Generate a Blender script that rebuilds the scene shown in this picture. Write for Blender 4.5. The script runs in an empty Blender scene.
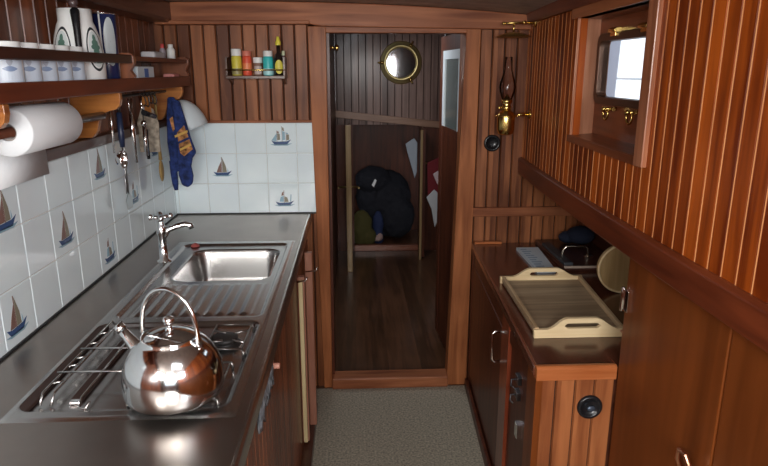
import bpy, bmesh, math, random
from math import pi, sin, cos, radians, atan2, sqrt
from mathutils import Vector, Matrix
random.seed(7)
S = bpy.context.scene
COL = S.collection

# ------------------------------------------------------------------ camera
cam_d = bpy.data.cameras.new('camera'); cam = bpy.data.objects.new('camera', cam_d); COL.objects.link(cam)
cam_d.sensor_fit = 'HORIZONTAL'; cam_d.sensor_width = 36; cam_d.lens = 36 * 620 / 768
cam_d.clip_start = .02
cam.location = (0, 0, 1.6)
cam.rotation_euler = (radians(90 - 14.731), 0, radians(-2.769))
S.camera = cam

# ------------------------------------------------------------------ world, view, light
S.view_settings.view_transform = 'Standard'; S.view_settings.look = 'None'
S.view_settings.gamma = 1; S.view_settings.use_curve_mapping = False
S.view_settings.exposure = 0.0
w = bpy.data.worlds.new('world'); S.world = w; w.use_nodes = True
bg = w.node_tree.nodes['Background']; bg.inputs[0].default_value = (.86, .93, 1, 1); bg.inputs[1].default_value = 1.7

def area(name, loc, target, sx, sy, power, color=(1, 1, 1), spread=180):
    d = bpy.data.lights.new(name, 'AREA'); d.shape = 'RECTANGLE'; d.size = sx; d.size_y = sy
    d.energy = power; d.color = color; d.spread = radians(spread)
    o = bpy.data.objects.new(name, d); COL.objects.link(o); o.location = loc
    o.rotation_euler = (Vector(target) - Vector(loc)).to_track_quat('-Z', 'Y').to_euler()
    return o
area('companionway_daylight', (0.05, -1.1, 1.75), (0, 2.6, 1.1), .9, .55, 58, (1, .975, .94))
area('overhead_fill', (.1, .35, 1.86), (.0, .9, 0),   .45, .4, 6, (.93, .97, 1))  # flash-like fill added overhead; no skylight is built here
area('left_cabin_window_daylight', (-.8, -.2, 1.62), (.75, 1.6, 1.35), .7, .3, 16, (1, .98, .94))
area('right_cabin_window_daylight', (.7, -.1, 1.62), (-.8, 1.6, 1.2), .7, .3, 10, (.82, .92, 1))
area('passage_skylight', (-.02, 3.75, 1.93), (.42, 3.95, 1.35), .25, .5, 11, (.88, .94, 1), 165)

# ------------------------------------------------------------------ materials
MATS = {}
def newmat(name):
    m = bpy.data.materials.new(name); m.use_nodes = True
    return m, m.node_tree, m.node_tree.nodes['Principled BSDF']
def plain(name, col, rough=.5, metal=0, coat=0, trans=0, ior=1.45, noise=0, nscale=30, bump=0, sheen=0):
    if name in MATS: return MATS[name]
    m, t, b = newmat(name)
    b.inputs['Base Color'].default_value = (*col, 1); b.inputs['Roughness'].default_value = rough
    b.inputs['Metallic'].default_value = metal; b.inputs['Coat Weight'].default_value = coat
    b.inputs['Coat Roughness'].default_value = .12
    b.inputs['Transmission Weight'].default_value = trans; b.inputs['IOR'].default_value = ior
    if sheen: b.inputs['Sheen Weight'].default_value = sheen
    if noise or bump:
        tc = t.nodes.new('ShaderNodeTexCoord'); n = t.nodes.new('ShaderNodeTexNoise')
        n.inputs['Scale'].default_value = nscale; n.inputs['Detail'].default_value = 4
        t.links.new(tc.outputs['Object'], n.inputs['Vector'])
        if noise:
            r = t.nodes.new('ShaderNodeValToRGB')
            r.color_ramp.elements[0].position = .3; r.color_ramp.elements[1].position = .7
            r.color_ramp.elements[0].color = (*[c * (1 - noise) for c in col], 1)
            r.color_ramp.elements[1].color = (*[min(1, c * (1 + noise)) for c in col], 1)
            t.links.new(n.outputs['Fac'], r.inputs[0]); t.links.new(r.outputs[0], b.inputs['Base Color'])
        if bump:
            bp = t.nodes.new('ShaderNodeBump'); bp.inputs['Strength'].default_value = bump; bp.inputs['Distance'].default_value = .003
            t.links.new(n.outputs['Fac'], bp.inputs['Height']); t.links.new(bp.outputs[0], b.inputs['Normal'])
    MATS[name] = m; return m

def wood(name, dark, light, grain='Z', board=None, bw=.05, off=0, var=.35, rough=.38, coat=.35, gscale=1.0, spec=.3):
    """grain = axis the fibres run along; board = axis across which boards change tone"""
    if name in MATS: return MATS[name]
    m, t, b = newmat(name); N = t.nodes; L = t.links
    tc = N.new('ShaderNodeTexCoord'); mp = N.new('ShaderNodeMapping')
    sc = [22 * gscale] * 3; sc['XYZ'.index(grain)] = 1.6 * gscale; mp.inputs['Scale'].default_value = sc
    L.new(tc.outputs['Object'], mp.inputs['Vector'])
    vec = mp.outputs[0]
    wn = None
    if board:
        sx = N.new('ShaderNodeSeparateXYZ'); L.new(tc.outputs['Object'], sx.inputs[0])
        a = N.new('ShaderNodeMath'); a.operation = 'SUBTRACT'; L.new(sx.outputs['XYZ'.index(board)], a.inputs[0]); a.inputs[1].default_value = off
        d = N.new('ShaderNodeMath'); d.operation = 'DIVIDE'; L.new(a.outputs[0], d.inputs[0]); d.inputs[1].default_value = bw
        f = N.new('ShaderNodeMath'); f.operation = 'FLOOR'; L.new(d.outputs[0], f.inputs[0])
        wn = N.new('ShaderNodeTexWhiteNoise'); wn.noise_dimensions = '1D'; L.new(f.outputs[0], wn.inputs['W'])
        ad = N.new('ShaderNodeVectorMath'); ad.operation = 'MULTIPLY_ADD'; L.new(wn.outputs['Color'], ad.inputs[0])
        ad.inputs[1].default_value = (30, 30, 30); L.new(mp.outputs[0], ad.inputs[2]); vec = ad.outputs[0]
    n = N.new('ShaderNodeTexNoise'); n.inputs['Scale'].default_value = 1.4; n.inputs['Detail'].default_value = 5
    n.inputs['Distortion'].default_value = .6; L.new(vec, n.inputs['Vector'])
    n2 = N.new('ShaderNodeTexNoise'); n2.inputs['Scale'].default_value = 3.2; n2.inputs['Detail'].default_value = 2; L.new(tc.outputs['Object'], n2.inputs['Vector'])
    mx = N.new('ShaderNodeMath'); mx.operation = 'MULTIPLY_ADD'; L.new(n2.outputs['Fac'], mx.inputs[0]); mx.inputs[1].default_value = .5; 
    s1 = N.new('ShaderNodeMath'); s1.operation = 'SUBTRACT'; L.new(n.outputs['Fac'], s1.inputs[0]); s1.inputs[1].default_value = .25
    L.new(s1.outputs[0], mx.inputs[2])
    src = mx.outputs[0]
    if wn:
        v = N.new('ShaderNodeMath'); v.operation = 'MULTIPLY_ADD'; L.new(wn.outputs['Value'], v.inputs[0]); v.inputs[1].default_value = var
        s2 = N.new('ShaderNodeMath'); s2.operation = 'SUBTRACT'; L.new(src, s2.inputs[0]); s2.inputs[1].default_value = var / 2
        L.new(s2.outputs[0], v.inputs[2]); src = v.outputs[0]
    r = N.new('ShaderNodeValToRGB'); r.color_ramp.elements[0].position = .28; r.color_ramp.elements[1].position = .74
    r.color_ramp.elements[0].color = (*dark, 1); r.color_ramp.elements[1].color = (*light, 1)
    L.new(src, r.inputs[0]); L.new(r.outputs[0], b.inputs['Base Color'])
    b.inputs['Roughness'].default_value = rough; b.inputs['Coat Weight'].default_value = coat; b.inputs['Coat Roughness'].default_value = .18; b.inputs['Specular IOR Level'].default_value = spec
    bp = N.new('ShaderNodeBump'); bp.inputs['Strength'].default_value = .12; bp.inputs['Distance'].default_value = .002
    L.new(n.outputs['Fac'], bp.inputs['Height']); L.new(bp.outputs[0], b.inputs['Normal'])
    MATS[name] = m; return m

SAL = ((.11, .029, .008), (.36, .128, .048))           # pinkish mahogany of the bulkhead
wood_back = wood('bulkhead_boards', *SAL, 'Z', 'X', .0582, -.845, .5, .5, .05)
wood_trimv = wood('bulkhead_post', (.19, .055, .018), (.46, .165, .062), 'Z', rough=.5, coat=.05, spec=.2)
wood_trimh = wood('bulkhead_beam', (.17, .05, .02), (.42, .155, .07), 'X', rough=.5, coat=.05, spec=.2)
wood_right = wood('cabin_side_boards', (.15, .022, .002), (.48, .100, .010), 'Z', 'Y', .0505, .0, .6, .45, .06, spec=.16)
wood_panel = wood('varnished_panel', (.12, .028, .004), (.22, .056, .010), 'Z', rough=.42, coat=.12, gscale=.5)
wood_ledge = wood('dark_ledge_wood', (.09, .016, .005), (.19, .040, .012), 'Y', rough=.42, coat=.12)
wood_dark = wood('dark_mahogany', (.045, .014, .008), (.11, .035, .018), 'Y', rough=.35, coat=.4)
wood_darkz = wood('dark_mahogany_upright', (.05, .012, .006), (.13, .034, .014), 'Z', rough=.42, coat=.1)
wood_top = wood('cabinet_top_wood', (.06, .018, .010), (.15, .045, .024), 'Y', rough=.22, coat=.6)
wood_front = wood('cabinet_front_boards', (.22, .065, .022), (.46, .165, .06), 'Z', 'X', .057, .517, .3, .4, .3)
wood_rail = wood('orange_rail', (.36, .10, .028), (.62, .22, .08), 'X', rough=.35)
wood_orange = wood('bracket_wood', (.26, .075, .015), (.62, .25, .06), 'X', rough=.4)
wood_pale = wood('pale_tray_wood', (.62, .45, .24), (.85, .68, .42), 'X', rough=.5, coat=.1)
wood_traybase = wood('tray_bottom_wood', (.24, .165, .10), (.42, .31, .20), 'X', 'Y', .04, 0, .3, .45, .05, spec=.2)
wood_cab = wood('left_cabinet_boards', (.11, .03, .013), (.28, .085, .035), 'Z', 'Y', .05, .0, .4, .4, .3)
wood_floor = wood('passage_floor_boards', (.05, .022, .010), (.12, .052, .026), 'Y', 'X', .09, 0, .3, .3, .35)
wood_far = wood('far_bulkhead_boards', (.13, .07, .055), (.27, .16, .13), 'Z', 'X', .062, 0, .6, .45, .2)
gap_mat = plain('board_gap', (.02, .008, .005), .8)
bead_mat = wood('bead_glint_wood', (.42, .15, .05), (.68, .30, .12), 'Z', rough=.45, coat=.15)  # paler than the boards: glints along the grooves put into the bead colour
steel = plain('stainless_worktop', (.35, .305, .275), .31, 1, noise=.06, nscale=8)
steel_sink = plain('stainless_sink', (.52, .51, .50), .27, 1)
chrome = plain('chrome', (.86, .87, .88), .09, 1)
kettle_m = plain('polished_kettle_steel', (.72, .74, .75), .12, 1)
brass = plain('brass', (.78, .55, .18), .22, 1)
oldbrass = plain('worn_brass', (.5, .38, .17), .35, 1)
black = plain('black_plastic', (.012, .012, .014), .25)
blackm = plain('matt_black', (.02, .02, .022), .6)
iron = plain('burner_iron', (.03, .028, .027), .45)
white_tile = plain('white_glazed_tile', (.82, .94, 1.0), .12, coat=.4, noise=.03, nscale=6)
grout = plain('pale_grout', (.70, .72, .70), .8)
white_ceramic = plain('white_ceramic', (.88, .89, .88), .2, coat=.4)
paper = plain('white_paper', (.85, .89, .92), .9, bump=.3, nscale=90)
cardboard = plain('cardboard_core', (.42, .38, .36), .9)
glass = plain('clear_glass', (1, 1, 1), .02, trans=1, ior=1.3)
motif_blue = plain('tile_paint_blue', (.05, .10, .24), .25)
motif_lite = plain('tile_paint_pale_blue', (.30, .48, .60), .25)
motif_sail = plain('tile_paint_sail', (.26, .24, .18), .25)
motif_red = plain('tile_paint_brown', (.24, .14, .12), .25)
emb_black = plain('emblem_black', (.02, .025, .03), .4)
emb_green = plain('emblem_green', (.10, .20, .16), .4)
emb_grey = plain('emblem_grey', (.42, .47, .52), .4)
navy = plain('navy_enamel', (.015, .022, .085), .25, coat=.4)
carpet = plain('carpet', (.29, .255, .19), .95, noise=.5, nscale=110, bump=1, sheen=.2)
ceil_m = plain('ceiling_paint', (.34, .27, .23), .5, noise=.25, nscale=14)

# ------------------------------------------------------------------ mesh builder
class MB:
    def __init__(s): s.v = []; s.f = []; s.m = []; s.sm = []; s.cur = 0; s.T = None
    def mat(s, i): s.cur = i; return s
    def add(s, vs, fs, smooth=False):
        b = len(s.v)
        for p in vs:
            p = Vector(p); s.v.append(s.T @ p if s.T else p)
        for f in fs: s.f.append([b + i for i in f]); s.m.append(s.cur); s.sm.append(smooth)
        return s
    def box(s, x0, x1, y0, y1, z0, z1):
        return s.add([(x0, y0, z0), (x1, y0, z0), (x1, y1, z0), (x0, y1, z0), (x0, y0, z1), (x1, y0, z1), (x1, y1, z1), (x0, y1, z1)],
                     [(0, 3, 2, 1), (4, 5, 6, 7), (0, 1, 5, 4), (1, 2, 6, 5), (2, 3, 7, 6), (3, 0, 4, 7)])
    def hexa(s, p): # 8 points, bottom 4 then top 4
        return s.add(p, [(0, 3, 2, 1), (4, 5, 6, 7), (0, 1, 5, 4), (1, 2, 6, 5), (2, 3, 7, 6), (3, 0, 4, 7)])
    def lathe(s, prof, c=(0, 0, 0), axis='Z', seg=32, smooth=True, a0=0, a1=2 * pi):
        n = len(prof); vs = []; full = abs(a1 - a0 - 2 * pi) < 1e-6; k = seg if full else seg + 1
        for i in range(k):
            a = a0 + (a1 - a0) * i / seg
            for r, h in prof:
                p = (r * cos(a), r * sin(a), h)
                if axis == 'X': p = (p[2], p[0], p[1])
                if axis == 'Y': p = (p[1], p[2], p[0])
                vs.append((p[0] + c[0], p[1] + c[1], p[2] + c[2]))
        fs = []
        for i in range(seg):
            j = (i + 1) % k
            for q in range(n - 1): fs.append((i * n + q, j * n + q, j * n + q + 1, i * n + q + 1))
        return s.add(vs, fs, smooth)
    def cyl(s, p0, p1, r, r1=None, seg=16, smooth=True):
        return s.tube([p0, p1], [r, r if r1 is None else r1], seg, smooth)
    def tube(s, pts, r, seg=10, smooth=True, closed=False):
        pts = [Vector(p) for p in pts]; n = len(pts)
        rs = r if isinstance(r, (list, tuple)) else [r] * n
        vs = []; up = None
        for i, p in enumerate(pts):
            if closed: d = pts[(i + 1) % n] - pts[i - 1]
            else: d = pts[min(i + 1, n - 1)] - pts[max(i - 1, 0)]
            d.normalize()
            if up is None: up = d.orthogonal().normalized()
            else:
                up = up - d * up.dot(d)
                up = up.normalized() if up.length > 1e-6 else d.orthogonal().normalized()
            q = d.cross(up)
            for k in range(seg):
                a = 2 * pi * k / seg; vs.append(p + (up * cos(a) + q * sin(a)) * rs[i])
        fs = []
        for i in range(n if closed else n - 1):
            j = (i + 1) % n
            for k in range(seg): fs.append((i * seg + k, i * seg + (k + 1) % seg, j * seg + (k + 1) % seg, j * seg + k))
        b = len(s.v); s.add(vs, fs, smooth)
        if not closed:
            for base, rev in ((0, True), ((n - 1) * seg, False)):
                f = [b + base + k for k in range(seg)]; s.f.append(f[::-1] if rev else f); s.m.append(s.cur); s.sm.append(False)
        return s
    def prism(s, poly, a, b, axis='Y', smooth=False):
        """poly in the two other axes (X,Z for Y; Y,Z for X; X,Y for Z) extruded a..b"""
        def P(u, v, w):
            return {'Y': (u, w, v), 'X': (w, u, v), 'Z': (u, v, w)}[axis]
        n = len(poly)
        vs = [P(u, v, a) for u, v in poly] + [P(u, v, b) for u, v in poly]
        s.add(vs, [tuple(range(n))[::-1], tuple(range(n, 2 * n))])
        base = len(s.v) - 2 * n
        for i in range(n):
            j = (i + 1) % n; s.f.append([base + i, base + j, base + n + j, base + n + i]); s.m.append(s.cur); s.sm.append(smooth)
        return s
    def torus(s, c, R, r, normal=(0, 0, 1), seg=32, ring=8, arc=2 * pi, a0=0):
        n = Vector(normal).normalized(); u = n.orthogonal().normalized(); v = n.cross(u); c = Vector(c)
        full = abs(arc - 2 * pi) < 1e-6; k = seg if full else seg + 1
        return s.tube([c + (u * cos(a0 + arc * i / seg) + v * sin(a0 + arc * i / seg)) * R for i in range(k)], r, ring, True, full)
    def ball(s, c, r, seg=16, sc=(1, 1, 1)):
        n = seg // 2; prof = [(sin(pi * i / n), -cos(pi * i / n)) for i in range(n + 1)]
        vs = []; fs = []
        for i in range(seg):
            a = 2 * pi * i / seg
            for q, h in prof: vs.append((c[0] + q * cos(a) * r * sc[0], c[1] + q * sin(a) * r * sc[1], c[2] + h * r * sc[2]))
        m = n + 1
        for i in range(seg):
            j = (i + 1) % seg
            for q in range(n): fs.append((i * m + q, j * m + q, j * m + q + 1, i * m + q + 1))
        return s.add(vs, fs, True)

def tag(o, label=None, cat=None, group=None, kind=None):
    if label: o['label'] = label
    if cat: o['category'] = cat
    if group: o['group'] = group
    if kind: o['kind'] = kind
    return o
def build(name, mb, mats, parent=None, bev=0, sub=0, seg=2):
    me = bpy.data.meshes.new(name)
    vs = mb.v
    if parent is not None:
        inv = world_of(parent).inverted(); vs = [inv @ v for v in vs]
    me.from_pydata([tuple(v) for v in vs], [], mb.f)
    if not isinstance(mats, (list, tuple)): mats = [mats]
    for m in mats: me.materials.append(m)
    for p, mi, sm in zip(me.polygons, mb.m, mb.sm): p.material_index = mi; p.use_smooth = sm
    bm = bmesh.new(); bm.from_mesh(me)
    bmesh.ops.remove_doubles(bm, verts=bm.verts, dist=1e-6)
    bmesh.ops.recalc_face_normals(bm, faces=bm.faces)
    bm.to_mesh(me); bm.free(); me.update()
    o = bpy.data.objects.new(name, me); COL.objects.link(o)
    if parent is not None: o.parent = parent
    if bev:
        b = o.modifiers.new('bevel', 'BEVEL'); b.width = bev; b.segments = seg; b.limit_method = 'ANGLE'; b.angle_limit = radians(40)
    if sub:
        b = o.modifiers.new('subd', 'SUBSURF'); b.levels = sub; b.render_levels = sub
    return o
def world_of(o):
    M = Matrix.Identity(4)
    while o is not None:
        M = o.matrix_basis.copy() @ M; o = o.parent
    return M
def thing(name, label, cat, loc, group=None, rz=0):
    o = bpy.data.objects.new(name, None); COL.objects.link(o); o.location = loc; o.rotation_euler = (0, 0, rz); o.empty_display_size = .02
    return tag(o, label, cat, group)
def struct(name, mb, mats, bev=0, parent=None):
    o = build(name, mb, mats, parent, bev)
    if parent is None: o['kind'] = 'structure'
    return o
def copy_tree(o, parent=None):
    c = o.copy(); COL.objects.link(c); c.parent = parent
    for ch in list(o.children):
        copy_tree(ch, c)
    return c

YB = 2.95       # bulkhead with the doorway
ZC = .93        # worktop height
XL = -.855      # left side
def XE(y): return .72 + .07 * max(0, (y - 1) / 1.95) ** 2 if y > 1 else .72     # face of ledge
def XR(y): return XE(y) + .018                                                    # boards above ledge
def ceil_z(x): return 1.893 - .036 * (x + .4) ** 2

# ------------------------------------------------------------------ floor and ceiling
struct('floor', MB().box(-.95, 1.2, -1.6, YB - .03, -.04, 0), carpet)
struct('floor_passage', MB().box(-.6, 1.1, YB - .03, 6.4, -.04, 0), wood_floor)
def ceiling(y0, y1, dz=0):
    m = MB(); n = 12; top = []; 
    for i in range(n + 1):
        x = -1 + 2.2 * i / n
        top.append((x, ceil_z(x) + dz))
    m.prism(top + [(1.2, 2.06), (-1, 2.06)], y0, y1, 'Y'); return m
struct('ceiling', ceiling(-1.6, YB), ceil_m)
struct('ceiling_passage', MB().box(-.6, 1.1, YB + .04, 6.4, 2.02, 2.06), ceil_m)
# saloon behind the camera closes the room
mb = MB(); mb.box(-.95, -.5, -1.65, -1.6, 0, 2); mb.box(.6, 1.2, -1.65, -1.6, 0, 2); mb.box(-.5, .6, -1.65, -1.6, 0, 1.2)
struct('wall_saloon', mb, wood_panel)

# ------------------------------------------------------------------ board walls
def boards_xz(mb, x0, x1, z0, z1, y, bw, off, depth=.010, ch=.0055, back=False):
    """vertical boards facing -Y with V grooves"""
    k = math.floor((x0 - off) / bw); xs = []
    while off + k * bw < x1 - 1e-6:
        a = max(off + k * bw, x0); b = min(off + (k + 1) * bw, x1)
        if b - a > .006:
            xs += [(a, depth), (a + .0016, depth), (a + ch, 0), (b - ch, 0), (b - .0016, depth), (b, depth)]
        k += 1
    for i in range(len(xs) - 1):
        (xa, da), (xb, db) = xs[i], xs[i + 1]
        if xb - xa < 1e-7: continue
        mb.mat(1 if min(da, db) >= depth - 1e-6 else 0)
        mb.add([(xa, y + da, z0), (xb, y + db, z0), (xb, y + db, z1), (xa, y + da, z1)], [(0, 1, 2, 3)])
    mb.mat(0); mb.box(x0, x1, y + depth + .0005, y + .04, z0, z1)
    return mb
# bulkhead left of the doorway
mb = MB(); boards_xz(mb, -.95, -.165, 0, 2.0, YB, .0582, -.845)
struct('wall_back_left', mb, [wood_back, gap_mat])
mb = MB(); boards_xz(mb, .56, 1.2, 0, 2.0, YB, .0582, .585)
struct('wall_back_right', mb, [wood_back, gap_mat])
struct('wall_back_header', MB().box(-.2, .6, YB, YB + .04, 1.79, 2.0), wood_trimh)
# door frame
fr = bpy.data.objects.new('door_1', None); COL.objects.link(fr); fr.location = (.19, YB, 0); fr['kind'] = 'structure'
y0, y1 = YB - .022, YB + .06
build('door_post', MB().prism([(-.168, 0), (-.127, 0), (-.119, 1.79), (-.202, 1.79)], y0, y1), wood_trimv, fr, .003)
build('door_post', MB().prism([(.470, 0), (.572, 0), (.583, 1.79), (.517, 1.79)], y0, y1), wood_trimv, fr, .003)
build('door_stop', MB().prism([(-.127, 0), (-.114, 0), (-.106, 1.775), (-.119, 1.775)], YB + .01, YB + .14), wood_darkz, fr)
build('door_head', MB().box(-.2, .56, YB - .018, YB + .07, 1.762, 1.79), wood_trimh, fr, .003)
build('door_threshold', MB().box(-.127, .475, YB - .045, YB + .05, 0, .060), wood_trimh, fr, .006)
# deck beam over the bulkhead, following the camber
mb = MB(); n = 16; lo = []; hi = []
for i in range(n + 1):
    x = -.87 + 1.68 * i / n
    hi.append((x, ceil_z(x) - .002)); lo.append((x, 1.806 if x < -.21 else 1.788 - .012 * (x + .2)))
mb.prism(lo + hi[::-1], YB - .05, YB + .0, 'Y'); struct('trim_1', mb, wood_trimh, .004)
mb = MB(); mb.prism([(-.86, 1.792), (-.19, 1.796), (-.19, 1.812), (-.86, 1.808)], YB - .068, YB - .001, 'Y'); struct('trim_2', mb, wood_trimh, .003)
# wainscot rail right
struct('trim_3', MB().box(.575, 1.15, YB - .022, YB + .001, .905, .95), wood_trimh, .004)
# moulding along the tile top
struct('trim_4', MB().box(-.85, -.178, YB - .012, YB + .001, 1.362, 1.374), wood_trimh, .002)

# left side: planking above the tiles
def boards_yz(mb, y0, y1, z0, z1, xf, bw, off, sgn, depth=.005, ch=.004, steps=None):
    """vertical boards on a side wall; xf(y) = face, sgn = +1 when the room is on the +X side"""
    k = math.floor((y0 - off) / bw); ys = []
    while off + k * bw < y1 - 1e-6:
        a = max(off + k * bw, y0); b = min(off + (k + 1) * bw, y1)
        if b - a > .003: ys += [(a, depth), (a + .0012, depth), (min(a + ch, b), 0), (max(b - ch, a), 0), (b - .0012, depth), (b, depth)]
        k += 1
    for i in range(len(ys) - 1):
        (ya, da), (yb, db) = ys[i], ys[i + 1]
        if yb - ya < 1e-7: continue
        mb.add([(xf(ya) - sgn * da, ya, z0), (xf(yb) - sgn * db, yb, z0), (xf(yb) - sgn * db, yb, z1), (xf(ya) - sgn * da, ya, z1)], [(0, 1, 2, 3)])
    return mb
mb = MB(); boards_yz(mb, -1.6, YB, 1.33, 1.95, lambda y: XL - .03, .072, .0, 1); mb.box(-.95, XL - .0355, -1.6, YB, 1.33, 2.0)
mb.box(-.95, XL, -1.6, YB, 0, 1.352)
struct('wall_left', mb, wood('left_side_boards', (.10, .028, .012), (.30, .085, .03), 'Z', 'Y', .072, 0, .5, .35, .3))
struct('trim_5', MB().prism([(XL - .029, 1.80), (-.80, 1.80), (-.79, 1.815), (-.79, 1.885), (XL - .029, 1.885)], -1.6, YB - .05, 'Y'), wood_dark, .004)
struct('trim_6', MB().box(XL - .029, XL + .012, 1.60, YB - .012, 1.355, 1.388), wood_dark, .003)

# ------------------------------------------------------------------ tiles
def tile(mb, u0, u1, v0, v1, P, g=.0012, t=.005, c=.002):
    a, b, d, e = u0 + g, u1 - g, v0 + g, v1 - g
    vs = [P(a, d, 0), P(b, d, 0), P(b, e, 0), P(a, e, 0), P(a + c, d + c, t), P(b - c, d + c, t), P(b - c, e - c, t), P(a + c, e - c, t),
          P(a, d, t - c), P(b, d, t - c), P(b, e, t - c), P(a, e, t - c)]
    mb.add(vs, [(4, 5, 6, 7), (8, 9, 5, 4), (9, 10, 6, 5), (10, 11, 7, 6), (11, 8, 4, 7), (0, 1, 9, 8), (1, 2, 10, 9), (2, 3, 11, 10), (3, 0, 8, 11)])
rows = [ZC, 1.077, 1.220, 1.362]
PB = lambda u, v, t: (u, YB - .001 - t, v)
PL = lambda u, v, t: (XL + .001 + t, u, v)
mb = MB(); xs = [-.8545, -.836, -.694, -.553, -.411, -.269, -.178]
for i in range(len(xs) - 1):
    for j in range(3): tile(mb, xs[i], xs[i + 1], rows[j], rows[j + 1], PB)
mb.mat(1).box(-.8545, -.178, YB - .0035, YB + .0005, ZC, 1.362)
tiles_b = struct('wall_tiles_back', mb, [white_tile, grout])
tiles_b.name = 'wall_back_tiles'
mb = MB(); ys = [1.132 + .1486 * i for i in range(-2, 13)]; ys = [y for y in ys if y < YB - .02] + [YB - .005]
for i in range(len(ys) - 1):
    for j in range(3):
        top = rows[j + 1] if (j < 2) else 1.354
        tile(mb, ys[i], ys[i + 1], rows[j], top, PL)
mb.mat(1).box(XL - .0005, XL + .0035, ys[0], YB - .005, ZC, 1.354)
tiles_l = struct('wall_left_tiles', mb, [white_tile, grout])

def ship(P, u, v, s, kind, parent, flip=1):
    s *= 1.18
    """little painted sailing ship fired on a tile"""
    mb = MB(); t0 = .0053; t1 = .0058
    def poly(pts, mi):
        mb.mat(mi); n = len(pts)
        q = [(u + flip * a * s, v + b * s) for a, b in pts]
        mb.add([P(a, b, t0) for a, b in q] + [P(a, b, t1) for a, b in q], [tuple(range(n))[::-1], tuple(range(n, 2 * n))] + [(i, (i + 1) % n, n + (i + 1) % n, n + i) for i in range(n)])
    poly([(-.9, -.62), (-.5, -.74), (.55, -.74), (.95, -.55), (.5, -.6), (-.4, -.62)], 1)
    poly([(-.78, -.32), (-.5, -.66), (.5, -.66), (.86, -.24), (.5, -.38), (-.4, -.42)], 0)
    if kind == 0:
        poly([(-.02, -.42), (.03, -.42), (.03, .98), (-.02, .98)], 3)
        poly([(.05, -.38), (.42, -.36), (.34, .2), (.06, .92)], 2)
        poly([(-.04, -.38), (-.5, -.40), (-.3, .1), (-.04, .6)], 3)
        poly([(.46, -.36), (.56, -.3), (.5, .0)], 1)
    elif kind == 1:
        for k, (a, h) in enumerate(((-.3, .5), (.12, .85), (.45, .35))):
            poly([(a - .015, -.44), (a + .015, -.44), (a + .015, h), (a - .015, h)], 3)
            poly([(a + .03, -.3), (a + .26, -.26), (a + .24, h * .45), (a + .03, h * .55)], (2, 1, 2)[k])
            poly([(a + .03, h * .6), (a + .19, h * .52), (a + .15, h * .85), (a + .03, h * .92)], (3, 2, 1)[k])
        poly([(-.75, -.3), (-.35, -.4), (-.3, .3)], 1)
    else:
        poly([(-.02, -.42), (.02, -.42), (.02, .7), (-.02, .7)], 3)
        poly([(.04, -.36), (.38, -.34), (.28, .05), (.04, .15)], 2)
        poly([(-.04, -.36), (-.42, -.32), (-.3, .1), (-.04, .2)], 1)
        poly([(-.04, .25), (-.24, .2), (-.16, .5), (-.04, .58)], 3)
        poly([(.5, -.36), (.62, -.3), (.66, .3), (.58, .34)], 1)
    return build('ship_painting', mb, [motif_blue, motif_lite, motif_sail, motif_red], parent)
ship(PB, -.624, 1.152, .045, 0, tiles_b); ship(PB, -.343, 1.298, .048, 1, tiles_b); ship(PB, -.338, 1.005, .046, 2, tiles_b)
for (y, z, k) in ((1.507, 1.265, 0), (1.802, 1.145, 0), (1.485, 1.002, 0), (2.10, 1.000, 2), (2.096, 1.292, 0), (2.395, 1.145, 2), (2.69, 1.29, 1)):
    ship(PL, y, z, .05, k, tiles_l)

# ------------------------------------------------------------------ right side: curved board wall with the window recess
WY0, WY1, WZ0, WZ1 = 1.585, 2.165, 1.378, 1.768
mb = MB()
def rb(y0, y1, z0, z1):
    bw = .0505; k = math.floor(y0 / bw); c = .0035
    while k * bw < y1 - 1e-6:
        a = max(k * bw, y0); b = min((k + 1) * bw, y1)
        if b - a > .004:
            ys = [(a, .004, 0), (a + .001, .004, 0), (a + c, 0, 1)]
            n = 2
            pts = [(a, .0020), (a + .0008, .0020), (a + .002, .0), (b - .0075, .0), (b - .0066, .0015), (b - .0055, .0002), (b - .0035, -.0010), (b - .0018, .0002), (b - .0008, .0020), (b, .0020)]
            if b - a < .02: pts = [(a, .0), (b, .0)]
            for i in range(len(pts) - 1):
                (ya, da), (yb, db) = pts[i], pts[i + 1]
                if yb - ya < 1e-7: continue
                mb.mat(1 if (len(pts) > 4 and 5 <= i <= 6) else 0)
                mb.add([(XR(ya) + da, ya, z0), (XR(yb) + db, yb, z0), (XR(yb) + db, yb, z1), (XR(ya) + da, ya, z1)], [(0, 1, 2, 3)])
        k += 1
rb(-1.6, WY0, 1.14, 1.95); rb(WY0, WY1, 1.14, WZ0); rb(WY0, WY1, WZ1, 1.95); rb(WY1, YB, 1.14, 1.95)
mb.mat(0)
def slab(y0, y1, z0, z1, n=10):
    for i in range(n):
        a = y0 + (y1 - y0) * i / n; b = y0 + (y1 - y0) * (i + 1) / n
        mb.hexa([(XR(a) + .006, a, z0), (XR(a) + .03, a, z0), (XR(b) + .03, b, z0), (XR(b) + .006, b, z0),
                 (XR(a) + .006, a, z1), (XR(a) + .03, a, z1), (XR(b) + .03, b, z1), (XR(b) + .006, b, z1)])
slab(-1.6, WY0, 1.14, 1.95); slab(WY0, WY1, 1.14, WZ0, 4); slab(WY0, WY1, WZ1, 1.95, 4); slab(WY1, YB, 1.14, 1.95, 6)
struct('wall_right', mb, [wood_right, bead_mat])

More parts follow.
